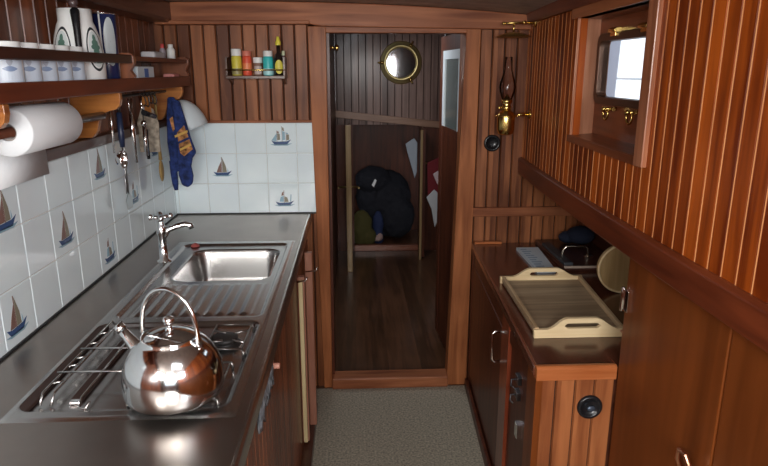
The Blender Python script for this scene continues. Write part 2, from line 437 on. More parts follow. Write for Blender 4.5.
# ledge at the foot of the boards
def strip(y0, y1, prof, n=24):
    """prof: list of (dx from XE(y), z); extruded along the curved side"""
    m = MB(); k = len(prof); vs = []
    for i in range(n + 1):
        y = y0 + (y1 - y0) * i / n
        vs += [(XE(y) + dx, y, z) for dx, z in prof]
    fs = [(i * k + j, (i + 1) * k + j, (i + 1) * k + (j + 1) % k, i * k + (j + 1) % k) for i in range(n) for j in range(k)]
    fs += [tuple(range(k)), tuple(range(n * k, n * k + k))[::-1]]
    return m.add(vs, fs)
struct('trim_7', strip(-1.6, YB - .001, [(.004, 1.115), (.03, 1.115), (.03, 1.195), (.012, 1.195), (0, 1.188)]), wood_ledge, .004)
struct('trim_8', strip(-1.6, YB - .001, [(.05, 1.10), (.45, 1.16), (.45, 1.20), (.03, 1.14), (.03, 1.10)]), wood_dark)
# panel below the ledge, up to the cabinet
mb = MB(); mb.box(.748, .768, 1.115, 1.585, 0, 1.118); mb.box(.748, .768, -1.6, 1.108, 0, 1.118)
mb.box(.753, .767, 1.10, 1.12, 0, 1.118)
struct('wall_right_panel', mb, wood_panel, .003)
struct('wall_side_locker', MB().box(1.15, 1.19, -1.6, YB, 0, 1.25), wood_dark)

# top cornice over the boards
struct('trim_9', strip(1.3, YB - .05, [(.0, 1.80), (.03, 1.80), (.03, 1.86), (-.01, 1.86)]), wood_ledge)

# ------------------------------------------------------------------ window recess with opening port
win = bpy.data.objects.new('window_1', None); COL.objects.link(win); win.location = (.80, 1.9, 1.57); win['kind'] = 'structure'
XB = .856
fa, na = XR(WY1), XR(WY0)
wood_rev = wood('pink_reveal_wood', (.42, .17, .09), (.70, .36, .23), 'Z', rough=.4)
wood_recess = wood('recess_wood', (.14, .035, .012), (.28, .08, .03), 'Y', rough=.35, coat=.4)
build('reveal', MB().hexa([(fa - .004, WY1, WZ0), (XB, WY1 + .045, WZ0), (XB, WY1 + .065, WZ0), (fa + .002, WY1 + .02, WZ0),
                           (fa - .004, WY1, WZ1), (XB, WY1 + .045, WZ1), (XB, WY1 + .065, WZ1), (fa + .002, WY1 + .02, WZ1)]), wood_rev, win)
build('reveal', MB().box(na, XB, WY0 - .02, WY0, WZ0, WZ1), wood_recess, win)
build('window_sill', MB().hexa([(na - .004, WY0, WZ0 - .012), (XB, WY0, WZ0 - .012), (XB, WY1 + .05, WZ0 - .012), (fa - .004, WY1, WZ0 - .012),
                                (na - .004, WY0, WZ0 + .002), (XB, WY0, WZ0 + .002), (XB, WY1 + .05, WZ0 + .002), (fa - .004, WY1, WZ0 + .002)]), wood_recess, win)
build('window_head', MB().hexa([(na - .004, WY0, WZ1), (XB, WY0, WZ1), (XB, WY1 + .05, WZ1), (fa - .004, WY1, WZ1),
                                (na - .004, WY0, WZ1 + .02), (XB, WY0, WZ1 + .02), (XB, WY1 + .05, WZ1 + .02), (fa - .004, WY1, WZ1 + .02)]), wood_recess, win)
py0, py1, pz0, pz1 = 1.74, 2.165, 1.512, 1.693
def rrect(u0, u1, v0, v1, r, n=6):
    pts = []
    for cu, cv, a0 in ((u1 - r, v1 - r, 0), (u0 + r, v1 - r, pi / 2), (u0 + r, v0 + r, pi), (u1 - r, v0 + r, 1.5 * pi)):
        for i in range(n + 1):
            a = a0 + pi / 2 * i / n; pts.append((cu + r * cos(a), cv + r * sin(a)))
    return pts
def ring_yz(mb, outer, inner, xa, xb):
    n = len(outer)
    vs = [(xa, u, v) for u, v in outer] + [(xa, u, v) for u, v in inner] + [(xb, u, v) for u, v in outer] + [(xb, u, v) for u, v in inner]
    fs = []
    for i in range(n):
        j = (i + 1) % n
        fs += [(i, j, n + j, n + i), (2 * n + i, 3 * n + i, 3 * n + j, 2 * n + j), (i, 2 * n + i, 2 * n + j, j), (n + i, n + j, 3 * n + j, 3 * n + i)]
    mb.add(vs, fs)
inner = rrect(py0, py1, pz0, pz1, .018)
mb = MB(); ring_yz(mb, [(min(max(u, WY0 - .02) if abs(u) < 9 else u, 9), v) for u, v in rrect(WY0 - .02, WY1 + .06, WZ0 - .01, WZ1 + .02, .001)], inner, XB, XB + .02)
build('window_panel', mb, wood_recess, win)
mb = MB(); ring_yz(mb, rrect(py0 - .024, py1 + .022, pz0 - .024, pz1 + .026, .03), inner, XB - .016, XB + .024)
build('window_frame', mb, plain('dark_bronze', (.10, .05, .03), .4, .4), win, .003)
build('glass', MB().box(XB, XB + .005, py0 - .002, py1 + .002, pz0 - .002, pz1 + .002), glass, win)
for y in (1.83, 2.05):
    mb = MB(); mb.cyl((XB - .02, y - .03, pz1 + .03), (XB - .02, y + .03, pz1 + .03), .009).box(XB - .022, XB, y - .022, y + .022, pz1 + .012, pz1 + .04)
    build('hinge', mb, brass, win, .002)
for y in (1.72, 1.83, 2.01):
    mb = MB(); mb.cyl((XB - .004, y, pz0 - .034), (XB - .045, y, pz0 - .034), .006)
    mb.cyl((XB - .022, y - .022, pz0 - .034), (XB - .022, y + .022, pz0 - .034), .006).ball((XB - .045, y, pz0 - .034), .009)
    mb.torus((XB - .032, y + .016, pz0 - .050), .019, .004, (1, 0, 0), 18)
    build('wing_nut', mb, brass, win)
# casing round the opening
cs = [('casing', 1.545, WY0 + .002, 1.35, 1.95), ('casing', 1.545, WY1 + .03, WZ1, WZ1 + .06)]
build('casing', MB().box(XR(1.56) - .014, XR(1.56) + .006, 1.538, WY0 + .003, 1.358, 1.90), wood('casing_wood', (.22, .07, .03), (.50, .20, .10), 'Z', rough=.35), win, .003)
def band(y0, y1, z0, z1, t):
    m = MB(); n = 6
    for i in range(n):
        a = y0 + (y1 - y0) * i / n; b = y0 + (y1 - y0) * (i + 1) / n
        m.hexa([(XR(a) - t, a, z0), (XR(a) + .006, a, z0), (XR(b) + .006, b, z0), (XR(b) - t, b, z0), (XR(a) - t, a, z1), (XR(a) + .006, a, z1), (XR(b) + .006, b, z1), (XR(b) - t, b, z1)])
    return m
build('casing', band(WY0, WY1 + .02, WZ0 - .022, WZ0, .007), wood_recess, win)
build('casing', band(WY0, WY1 + .05, WZ1, WZ1 + .045, .012), wood('casing_head_wood', (.22, .06, .02), (.42, .14, .05), 'Y', rough=.35), win)
# what stands outside the port
o = build('deck_house', MB().prism([(4.35, .2), (7.5, .2), (7.5, 3), (4.2, 3)], 1.62, 1.8, 'X'), plain('grey_blue_paint', (.30, .34, .42), .6))
tag(o, 'grey-blue deckhouse side seen through the port window', 'deckhouse')
o = build('guard_rail', MB().tube([(3.2, 3, 1.50), (3.2, 5, 1.50), (3.2, 9, 1.50)], .012), plain('galvanised', (.5, .52, .55), .5, .3))
tag(o, 'thin grey rail outside the port window', 'rail')

# ------------------------------------------------------------------ worktop and left cabinet
SX0, SX1, SY0, SY1 = -.706, -.243, 1.115, 2.44
wt = thing('worktop', 'brown-grey stainless steel worktop running along the tiled side', 'worktop', (-.53, 1.7, .9))
mb = MB()
mb.box(XL + .002, SX0, .5, YB - .006, ZC - .012, ZC); mb.box(SX1, -.222, .5, YB - .006, ZC - .012, ZC)
mb.box(SX0, SX1, .5, SY0, ZC - .012, ZC); mb.box(SX0, SX1, SY1, YB - .006, ZC - .012, ZC)
build('steel_top', mb, steel, wt)
mb = MB(); mb.prism([(-.223, ZC), (-.216, ZC + .001), (-.211, ZC - .004), (-.210, ZC - .012), (-.210, ZC - .042), (-.223, ZC - .042)], .5, YB - .006, 'Y')
build('front_edge', mb, plain('steel_edge', (.55, .53, .50), .26, 1), wt, .001)
build('underlay', MB().box(XL + .002, -.225, .5, 1.1, ZC - .03, ZC - .0125), wood_dark, wt)
build('sealant', MB().box(XL + .005, -.18, YB - .013, YB - .0061, ZC - .002, ZC + .005).box(XL + .006, XL + .012, .5, YB - .013, ZC - .001, ZC + .005), blackm, wt)

def sstep(e, x): 
    t = min(1, max(0, x / e)); return t * t * (3 - 2 * t)
def inrr(x, y, x0, x1, y0, y1, r):
    cx, cy, hx, hy = (x0 + x1) / 2, (y0 + y1) / 2, (x1 - x0) / 2, (y1 - y0) / 2
    qx, qy = abs(x - cx) - hx + r, abs(y - cy) - hy + r
    return -(sqrt(max(qx, 0) ** 2 + max(qy, 0) ** 2) + min(max(qx, qy), 0) - r)
def hz(x, y):
    z = ZC + .004 * sstep(.012, inrr(x, y, SX0, SX1, SY0, SY1, .015))
    if y < 1.61: z -= .009 * sstep(.012, inrr(x, y, -.692, -.262, 1.15, 1.600, .03))
    else:
        z -= .007 * sstep(.010, inrr(x, y, -.672, -.262, 1.632, 2.395, .03))
        if y < 1.95:
            e = sstep(.02, inrr(x, y, -.655, -.285, 1.655, 1.935, .01))
            z += .0045 * e * (.5 + .5 * cos(2 * pi * (x + .655) / .0335)) 
        z -= .125 * sstep(.03, inrr(x, y, -.618, -.286, 1.962, 2.338, .06))
    return z
def field(x0, x1, y0, y1, nx, ny):
    m = MB(); vs = [(x0 + (x1 - x0) * i / nx, y0 + (y1 - y0) * j / ny, 0) for j in range(ny + 1) for i in range(nx + 1)]
    vs = [(x, y, hz(x, y)) for x, y, _ in vs]
    return m.add(vs, [(j * (nx + 1) + i, j * (nx + 1) + i + 1, (j + 1) * (nx + 1) + i + 1, (j + 1) * (nx + 1) + i) for j in range(ny) for i in range(nx)], True)
su = thing('sink_unit', 'inset stainless sink unit with ribbed drainer and hob tray, in the worktop', 'sink', (-.47, 1.8, ZC))
build('hob_tray', field(SX0, SX1, SY0, 1.61, 110, 100), plain('hob_tray_steel', (.50, .49, .48), .25, 1), su)
build('drainer', field(SX0, SX1, 1.61, 1.95, 130, 90), steel_sink, su)
build('bowl', field(SX0, SX1, 1.95, SY1, 130, 130), steel_sink, su)
zb = ZC + .004 - .007 - .125
build('drain_hole', MB().lathe([(0, .001), (.012, .001), (.020, .003), (.024, .001)], (-.45, 2.12, zb + .001)), chrome, su)

hob = thing('gas_hob', 'gas hob of wire grates and dark bars around the kettle', 'hob', (-.48, 1.38, ZC - .005))
zt = ZC - .005
darkbar = plain('dark_brown_enamel', (.035, .016, .012), .6)
for (x, wd, ya, yb_) in ((-.684, .031, 1.152, 1.60), (-.588, .024, 1.20, 1.50)):
    build('side_bar', MB().box(x - wd / 2, x + wd / 2, ya, yb_, zt, zt + .008), darkbar, hob, .002)
    build('bar_end', MB().box(x - wd / 2 + .001, x + wd / 2 - .001, ya - .014, ya + .001, zt, zt + .007), chrome, hob, .002)
def grate(cx, cy, hx, hy, z=ZC + .017):
    m = MB(); r = .0028
    pts = [(cx + sx * hx, cy + sy * hy, z) for sx, sy in ((-1, -1), (1, -1), (1, 1), (-1, 1))]
    m.tube([(a, b, c) for a, b, c in [(p[0], p[1], p[2]) for p in pts]], r, 8, True, True)
    for sx, sy in ((-1, -1), (1, -1), (1, 1), (-1, 1)):
        x, y = cx + sx * hx, cy + sy * hy
        m.tube([(x, y, z), (x + sx * .004, y + sy * .004, z - .01), (x + sx * .002, y + sy * .004, zt + .001)], r * 1.1, 8)
    for t in (-.33, .33):
        m.tube([(cx - hx, cy + t * hy * 2 * .75, z), (cx - hx * .28, cy + t * hy * .9, z), (cx - hx * .28, cy + t * hy * .9, z - .008)], r, 8)
        m.tube([(cx + hx, cy + t * hy * 2 * .75, z), (cx + hx * .28, cy + t * hy * .9, z), (cx + hx * .28, cy + t * hy * .9, z - .008)], r, 8)
    return m
gsteel = plain('grate_steel', (.30, .29, .28), .3, 1)
build('pan_grate', grate(-.378, 1.245, .088, .080), gsteel, hob)
build('pan_grate', grate(-.322, 1.47, .045, .075), gsteel, hob)
mb = MB()
for x in (-.655, -.632): mb.tube([(x, 1.18, zt + .004), (x, 1.20, ZC + .018), (x, 1.585, ZC + .018), (x, 1.60, zt + .004)], .0028, 8)
for y in (1.28, 1.40): mb.tube([(-.66, y, ZC + .024), (-.50, y, ZC + .024), (-.492, y, ZC + .018), (-.49, y, zt + .002)], .0028, 8)
for y in (1.24, 1.32, 1.36, 1.44, 1.50): mb.tube([(-.655, y, ZC + .018), (-.632, y + .012, ZC + .018)], .0024, 6)
mb.tube([(-.545, 1.165, ZC + .016), (-.552, 1.155, ZC + .004), (-.566, 1.16, ZC + .004), (-.568, 1.18, ZC + .016), (-.57, 1.45, ZC + .018)], .0028, 8)
build('side_grate', mb, plain('side_grate_steel', (.52, .51, .50), .25, 1), hob)
for (x, y, r) in ((-.378, 1.235, .042), (-.335, 1.475, .034)):
    b = build('burner', MB().lathe([(0, .022), (r * .75, .022), (r, .018), (r, .012), (r * .8, .010), (r * .8, .002), (r * 1.25, 0)], (x, y, zt)), iron, hob)

# kettle
K = (-.378, 1.185)
kt = thing('kettle', 'shiny stainless steel whistling kettle with looped handle, on the hob', 'kettle', (K[0], K[1], .950))
zk = .950
build('body', MB().lathe([(0, zk), (.088, zk), (.095, zk + .003), (.0985, zk + .009), (.1005, zk + .018), (.1015, zk + .032), (.1005, zk + .048), (.0965, zk + .068), (.089, zk + .088), (.077, zk + .106), (.064, zk + .119), (.0575, zk + .124), (.0575, zk + .130), (.0545, zk + .131), (.0535, zk + .125)], (K[0], K[1], 0), seg=64), kettle_m, kt)
lid = build('lid', MB().lathe([(.0535, zk + .126), (.048, zk + .130), (.030, zk + .137), (.012, zk + .141), (.0, zk + .142)], (K[0], K[1], 0), seg=48), kettle_m, kt)
build('knob', MB().lathe([(.009, zk + .141), (.005, zk + .146), (.0055, zk + .151), (.0105, zk + .156), (.012, zk + .162), (.010, zk + .168), (0, zk + .171)], (K[0], K[1], 0), seg=24), chrome, lid)
d = Vector((.93, -.36, 0)).normalized()
def KP(a, z, s=0): return Vector((K[0], K[1], 0)) + d * a + Vector((d.y, -d.x, 0)) * s + Vector((0, 0, z))
pts = []
for i in range(25):
    t = pi * i / 24; pts.append(KP(-cos(t) * .066 * (1 + .12 * sin(t)), 1.060 + .118 * sin(t) ** .85))
mb = MB(); mb.tube(pts, .0048, 12); mb.ball(KP(-.067, 1.058), .009, 12).ball(KP(.067, 1.058), .009, 12)
build('handle', mb, kettle_m, kt)
sp = build('spout', MB().tube([KP(-.070, 1.022), KP(-.090, 1.042), KP(-.108, 1.061), KP(-.123, 1.077)], [.020, .0145, .011, .0095], 20), kettle_m, kt)
build('whistle', MB().tube([KP(-.119, 1.073), KP(-.128, 1.083)], [.0115, .0105], 18), chrome, sp)

# tap
tp = thing('tap', 'chrome pillar tap with cross handle, curving over the sink bowl', 'tap', (-.69, 2.18, ZC))
build('body', MB().lathe([(.026, 0), (.026, .006), (.016, .012), (.0145, .10), (.018, .105), (.018, .125), (.012, .135), (.009, .150)], (-.69, 2.18, ZC), seg=24), chrome, tp)
build('spout', MB().tube([(-.685, 2.182, ZC + .095), (-.668, 2.185, ZC + .118), (-.640, 2.19, ZC + .128), (-.610, 2.195, ZC + .134), (-.592, 2.198, ZC + .130), (-.588, 2.199, ZC + .118)], [.013, .012, .0105, .010, .0105, .011], 16), chrome, tp)
hd = build('cross_handle', MB().cyl((-.69, 2.18, ZC + .148), (-.69, 2.18, ZC + .172), .010), chrome, tp)
for a in (20, 110, 200, 290):
    a = radians(a); mb = MB()
    mb.tube([(-.69, 2.18, ZC + .162), (-.69 + .028 * cos(a), 2.18 + .028 * sin(a), ZC + .166)], [.006, .007], 10).ball((-.69 + .034 * cos(a), 2.18 + .034 * sin(a), ZC + .167), .011, 10)
    build('lobe', mb, chrome, hd)
o = build('plug', MB().lathe([(0, .012), (.006, .012), (.014, .006), (.018, 0)], (-.628, 2.378, ZC + .000), seg=16), plain('red_rubber', (.35, .08, .07), .5)); tag(o, 'small dark red plug at the far left corner of the sink', 'plug')

# left cabinet
lc = thing('galley_cabinet', 'varnished board cabinet under the steel worktop', 'cabinet', (-.5, 1.7, 0))
mb = MB(); boards_yz(mb, .5, 2.86, .045, ZC - .013, lambda y: -.232, .05, 0, 1, .004, .003); mb.box(-.30, -.2365, .5, 2.86, .045, ZC - .13); mb.box(-.30, -.2365, .5, 2.86, ZC - .13, ZC - .02)
build('front_boards', mb, wood_cab, lc)
build('plinth', MB().box(-.32, -.19, .5, 2.70, 0, .05), wood_dark, lc, .004)
build('side_panel', MB().box(-.84, -.30, .5, .52, 0, ZC - .14), wood_cab, lc)
build('side_panel', MB().box(-.84, -.232, 2.86, 2.94, 0, ZC - .13), wood_cab, lc)
# the door stands ajar at the far end
door = build('door', MB().box(-.232, -.205, 2.36, 2.39, .06, .80), wood('pink_stile', (.28, .11, .07), (.45, .22, .15), 'Z', rough=.5), lc, .002)
build('door_edge', MB().box(-.226, -.211, 2.335, 2.358, .07, .79), wood('pale_ply_edge', (.50, .38, .18), (.75, .62, .36), 'Z', rough=.6, coat=0), door)
build('door_leaf', MB().box(-.213, -.182, 2.50, 2.525, .05, .86), wood('pink_stile_b', (.30, .12, .075), (.46, .23, .15), 'Z', rough=.5), lc, .002)
mb = MB(); mb.tube([(-.23, 2.33, .79), (-.20, 2.33, .795), (-.19, 2.33, .81)], .003, 8)
build('hook', mb, chrome, lc)
build('hook', MB().tube([(-.21, 2.49, .78), (-.165, 2.49, .785), (-.160, 2.49, .80)], .003, 8), chrome, lc)
# latches and the bright strip under the near edge
mb = MB(); mb.box(-.231, -.224, 1.50, 1.55, .81, .86).cyl((-.228, 1.525, .835), (-.205, 1.525, .835), .008)
build('latch', mb, plain('pink_latch', (.62, .30, .22), .4), lc, .002)
rag = thing('tea_towel', 'crumpled blue-grey tea towel tucked under the worktop edge', 'towel', (-.22, 1.36, .84))
mb = MB(); n = 26; m_ = 6; vs = []
for i in range(n + 1):
    y = 1.235 + .23 * i / n
    for j in range(m_ + 1):
        z = ZC - .043 - (.055 + .018 * sin(i * 1.3) + .012 * sin(i * .5)) * j / m_
        vs.append((-.219 + .005 * sin(i * 1.7 + j * .6) + .003 * j / m_, y, z))
mb.add(vs, [(i * (m_ + 1) + j, i * (m_ + 1) + j + 1, (i + 1) * (m_ + 1) + j + 1, (i + 1) * (m_ + 1) + j) for i in range(n) for j in range(m_)], True)
o = build('cloth', mb, plain('grey_blue_cloth', (.16, .18, .20), .9, noise=.9, nscale=45), rag); s_ = o.modifiers.new('th', 'SOLIDIFY'); s_.thickness = .003

# ------------------------------------------------------------------ right cabinet
def XC(y): return .513 + .049 * (y - 1.59)
ZR = .772
rc = thing('side_cabinet', 'reddish varnished cabinet with boarded end, under the side deck', 'cabinet', (.7, 2.2, 0))
YF = 1.588
def pl(y0, y1, z0, z1, t0, t1):  # slab along the slanted left face, from t0 (out) to t1 (in)
    return MB().hexa([(XC(y0) + t0, y0, z0), (XC(y0) + t1, y0, z0), (XC(y1) + t1, y1, z0), (XC(y1) + t0, y1, z0),
                      (XC(y0) + t0, y0, z1), (XC(y0) + t1, y0, z1), (XC(y1) + t1, y1, z1), (XC(y1) + t0, y1, z1)])
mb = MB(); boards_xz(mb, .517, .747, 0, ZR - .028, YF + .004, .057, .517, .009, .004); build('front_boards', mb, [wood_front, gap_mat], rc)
build('front_rail', MB().prism([(YF - .004, ZR - .034), (YF + .02, ZR - .034), (YF + .02, ZR + .008), (YF + .004, ZR + .010), (YF - .004, ZR + .004)], .513, .747, 'X'), wood_rail, rc, .003)
kn = build('ring_pull', MB().lathe([(.037, 0), (.037, -.005), (.032, -.009), (.027, -.007), (.024, -.003), (.010, -.002), (0, -.002)], (.668, 0, 0), axis='Y', seg=32), black, rc) if False else None
def ringpull(parent, x, y, z, r, name='ring_pull'):
    m = MB(); k = 32; prof = [(r, 0), (r, -.006), (r * .86, -.010), (r * .70, -.008), (r * .64, -.003), (r * .2, -.002), (0, -.002)]
    vs = [(x + q * cos(2 * pi * i / k), y + h, z + q * sin(2 * pi * i / k)) for i in range(k) for q, h in prof]; n = len(prof)
    m.add(vs, [(i * n + j, ((i + 1) % k) * n + j, ((i + 1) % k) * n + j + 1, i * n + j + 1) for i in range(k) for j in range(n - 1)], True)
    return m
rp = build('ring_pull', ringpull(rc, .677, YF + .003, .650, .037), black, rc)
build('pull_reflection', MB().ball((.681, YF - .002, .645), .010, 12, (1.3, .5, .9)), plain('pull_reflection_metal', (.10, .13, .18), .15, .6), rp)  # flattened blob added for the small reflection in the dish
build('corner_post', pl(YF, YF + .10, 0, ZR - .03, 0, .02), wood_panel, rc)
build('side_stile', pl(1.98, 2.10, 0, ZR - .03, 0, .03), wood('red_stile', (.16, .03, .012), (.30, .07, .03), 'Z', rough=.3, coat=.5), rc)
build('side_stile', pl(2.88, YB - .024, 0, ZR - .03, 0, .03), wood_darkz, rc)
build('side_rail', pl(YF + .1, 2.88, .68, ZR - .03, .004, .03), wood_darkz, rc)
build('side_rail', pl(YF + .1, 2.88, 0, .07, .004, .03), wood_darkz, rc)
dr = build('door', pl(2.105, 2.875, .075, .675, .002, .022), wood_darkz, rc, .003)
X0 = XC(2.12)
mb = MB(); mb.tube([(X0 + .006, 2.145, .645), (X0 - .018, 2.145, .645), (X0 - .026, 2.143, .635), (X0 - .028, 2.135, .59), (X0 - .026, 2.128, .54), (X0 - .018, 2.125, .532), (X0 + .006, 2.125, .532)], .0045, 12)
build('handle', mb, chrome, dr)
d2 = build('door', pl(1.70, 1.975, .075, .675, .012, .026), wood_darkz, rc, .002)
for z in (.62, .565):
    mb = MB(); x = XC(1.82); mb.box(x - .002, x + .014, 1.80, 1.84, z - .014, z + .014).tube([(x - .002, 1.82, z), (x - .018, 1.82, z), (x - .022, 1.81, z - .016), (x - .014, 1.80, z - .02)], .0035, 8)
    build('latch', mb, plain('dark_chrome', (.16, .16, .17), .3, 1), d2, .001)
mb = MB(); x = XC(1.78); mb.box(x - .003, x + .014, 1.77, 1.80, .43, .48); build('latch', mb, chrome, d2, .001)
build('plinth', pl(YF + .05, YB - .046, 0, .05, -.016, .0), wood_darkz, rc, .003)
build('back_panel', MB().box(1.13, 1.149, 1.60, YB - .024, 0, ZR - .03), wood_dark, rc)
build('side_panel', MB().box(.748, 1.13, YF + .015, YF + .03, 0, ZR - .03), wood_dark, rc)

ct = thing('cabinet_top', 'dark glossy wooden top of the side cabinet', 'worktop', (.8, 2.2, ZR - .028))
build('top_board', MB().prism([(XC(YF + .021) - .004, YF + .021), (.7465, YF + .021), (.7465, 1.60), (1.149, 1.60), (1.149, YB - .023), (XC(YB) - .004, YB - .023)], ZR - .028, ZR, 'Z'), wood_top, ct, .003)
build('edge_strip', pl(YF + .021, YB - .023, ZR, ZR + .006, -.004, .006), wood('edge_wood', (.12, .035, .018), (.22, .07, .035), 'Y', rough=.25, coat=.6), ct, .002)
build('back_ledge', MB().box(.585, .72, YB - .05, YB - .023, ZR, ZR + .012), wood_rail, ct, .003)

# hatch lid with handle
lid = thing('icebox_lid', 'dark wooden lid with chrome bail handle, at the back of the cabinet top', 'lid', (.97, 2.68, ZR))
build('panel', MB().box(.885, 1.14, 2.47, 2.90, ZR, ZR + .022), wood('lid_wood', (.035, .014, .010), (.08, .03, .02), 'Y', rough=.3, coat=.3), lid, .003)
build('edge_strip', MB().box(.885, 1.14, 2.463, 2.4698, ZR + .014, ZR + .024), plain('lid_edge_highlight', (.42, .33, .27), .35), lid, .001)  # pale strip: light catching the lid's front rim, put into its colour
mb = MB(); mb.tube([(.915, 2.60, ZR + .022), (.925, 2.60, ZR + .06), (.936, 2.60, ZR + .072), (1.018, 2.60, ZR + .072), (1.032, 2.60, ZR + .06), (1.036, 2.60, ZR + .022)], .0055, 12)
mb.box(.895, .93, 2.588, 2.612, ZR + .022, ZR + .026).box(1.022, 1.058, 2.588, 2.612, ZR + .022, ZR + .026)
build('handle', mb, plain('soft_chrome', (.75, .70, .60), .2, 1), lid, .001)

# booklet
bk = thing('booklet', 'pale blue printed booklet lying on the cabinet top behind the tray', 'booklet', (.79, 2.63, ZR))
build('pages', MB().hexa([(.765, 2.455, ZR), (.845, 2.455, ZR), (.870, 2.80, ZR), (.765, 2.80, ZR), (.765, 2.455, ZR + .012), (.845, 2.455, ZR + .012), (.870, 2.80, ZR + .012), (.765, 2.80, ZR + .012)]), plain('booklet_paper', (.62, .72, .80), .6), bk)
mb = MB()
for i in range(9):
    y = 2.50 + .032 * i; x1 = .775 + .055 * (.5 + .5 * random.random())
    mb.box(.775, x1, y, y + .012, ZR + .012, ZR + .0125)
build('print', mb, plain('booklet_print', (.25, .36, .50), .6), bk)
o = build('box', MB().box(.887, .925, 2.475, 2.80, ZR + .0225, ZR + .036), plain('dark_slate', (.05, .055, .065), .5), bev=.002); tag(o, 'flat dark slate-grey case beside the blue booklet', 'case')
# dark blue cloth in the corner
mb = MB(); mb.ball((1.07, 2.80, ZR + .069), .06, 20, (1.1, 1.1, .72)); mb.ball((1.02, 2.82, ZR + .055), .04, 16, (1.2, 1, .75))
o = build('cloth_bundle', mb, plain('dark_blue_cloth', (.008, .012, .03), .9, bump=.6, nscale=30)); tag(o, 'dark blue cloth bundle in the far corner behind the lid handle', 'cloth')
# round board leaning at the back
dv = MB(); cx_, cy_, r_ = 1.025, 2.20, .105
pts = [(cx_ + r_ * cos(2 * pi * i / 40), ZR + .004 + r_ * .92 + r_ * .92 * sin(2 * pi * i / 40)) for i in range(40)]
dv.prism(pts, 2.195, 2.215, 'Y')
rd = thing('round_board', 'round tan wooden board with pale rim standing behind the tray', 'board', (cx_, cy_, ZR))
build('face', dv, wood('tan_board', (.30, .19, .08), (.50, .34, .16), 'Z', rough=.5), rd)
mb = MB(); mb.tube([(cx_ + r_ * cos(2 * pi * i / 40), 2.193, ZR + .004 + r_ * .92 + r_ * .92 * sin(2 * pi * i / 40)) for i in range(40)], .0045, 8, True, True)
build('rim', mb, wood_pale, rd)

# tray
ty = thing('serving_tray', 'pale wooden tray with slotted handle boards and brown base', 'tray', (.71, 2.07, ZR))
tz = ZR + .007
TL0, TL1, TR0, TR1 = .572, .585, .862, .905   # near/far left, near/far right
TY0, TY1 = 1.815, 2.325
build('base', MB().hexa([(TL0, TY0, tz), (TR0, TY0, tz), (TR1, TY1, tz), (TL1, TY1, tz), (TL0, TY0, tz + .006), (TR0, TY0, tz + .006), (TR1, TY1, tz + .006), (TL1, TY1, tz + .006)]), wood_traybase, ty)
for (a, b) in ((TL0, TL1), (TR0 - .012, TR1 - .012)):
    build('side_rail', MB().hexa([(a, TY0, tz + .006), (a + .012, TY0, tz + .006), (b + .012, TY1, tz + .006), (b, TY1, tz + .006), (a, TY0, tz + .024), (a + .012, TY0, tz + .024), (b + .012, TY1, tz + .024), (b, TY1, tz + .024)]), wood('tray_side_wood', (.42, .28, .15), (.62, .46, .28), 'Y', rough=.5), ty, .002)
def handle_board(x0, x1, y, tilt):
    """board with raised middle and a slotted hole"""
    L = x1 - x0; cx = (x0 + x1) / 2 + L * .03; N = 48; top = []; bot = []
    def hump(u): 
        a = abs(u - cx) / (L * .5)
        return 0 if a > .78 else (1 if a < .30 else .5 + .5 * cos(pi * (a - .30) / .48))
    us = [x0 + L * i / N for i in range(N + 1)]
    top = [(u, tz + .020 + .033 * hump(u)) for u in us]; bot = [(u, tz - .006 - .0 * hump(u)) for u in us]
    sl0, sl1, s0, s1 = cx - .055, cx + .055, tz + .022, tz + .038
    m = MB(); t = .014
    def P(u, v, k): return (u, y + k * t + (v - tz) * tilt, v)
    def rows_at(u):
        T = tz + .020 + .033 * hump(u); B = tz - .006
        if sl0 < u < sl1:
            e = min(u - sl0, sl1 - u); h = (s1 - s0) / 2; rr = h if e > h else sqrt(max(0, h * h - (h - e) ** 2)); c = (s0 + s1) / 2
            return [(B, c - rr), (c + rr, T)]
        return [(B, (s0 + s1) / 2 if T > s1 else (B + T) / 2), ((s0 + s1) / 2 if T > s1 else (B + T) / 2, T)]
    for i in range(N):
        a, b = us[i] + 1e-5, us[i + 1] - 1e-5
        ra, rb_ = rows_at(a), rows_at(b)
        for q in range(2):
            (a0, a1), (b0, b1) = ra[q], rb_[q]
            m.hexa([P(us[i], a0, 0), P(us[i + 1], b0, 0), P(us[i + 1], b0, 1), P(us[i], a0, 1), P(us[i], a1, 0), P(us[i + 1], b1, 0), P(us[i + 1], b1, 1), P(us[i], a1, 1)])
    return m
build('handle_board', handle_board(TL0 - .006, TR0 + .002, TY0 - .014, .25), wood_pale, ty)
build('handle_board', handle_board(TL1 - .006, TR1 + .006, TY1, .1), wood_pale, ty)
build('foot', MB().prism([(TR0 - .022, tz + .018), (TR0 + .012, tz + .020), (TR0 + .004, tz - .007), (TR0 - .004, tz - .007)], TY0 - .03, TY0 - .013, 'Y'), wood('salmon_foot', (.5, .24, .14), (.7, .4, .26), 'Z', rough=.5), ty, .003)

# hinge on the panel edge and brass hook low on it
hg = build('hinge', MB().box(.741, .7478, 1.556, 1.582, .955, 1.015).cyl((.740, 1.586, .95), (.740, 1.586, 1.02), .005), chrome, bev=.001); tag(hg, 'small chrome hinge on the edge of the orange side panel', 'hinge')
mb = MB(); mb.tube([(.747, 1.205, .70), (.728, 1.202, .745), (.722, 1.19, .775), (.722, 1.165, .778), (.728, 1.15, .75), (.747, 1.145, .70)], .006, 12); mb.box(.741, .7478, 1.135, 1.215, .685, .705)
tag(build('grab_handle', mb, plain('copper_metal', (.75, .40, .25), .3, 1), bev=.001), 'coppery curved grab handle low on the right side panel', 'handle')

# black ring pull on the bulkhead
o = build('ring_pull', ringpull(None, .660, YB, 1.262, .040), black)
tag(o, 'black round finger pull on the bulkhead below the oil lamp', 'pull')

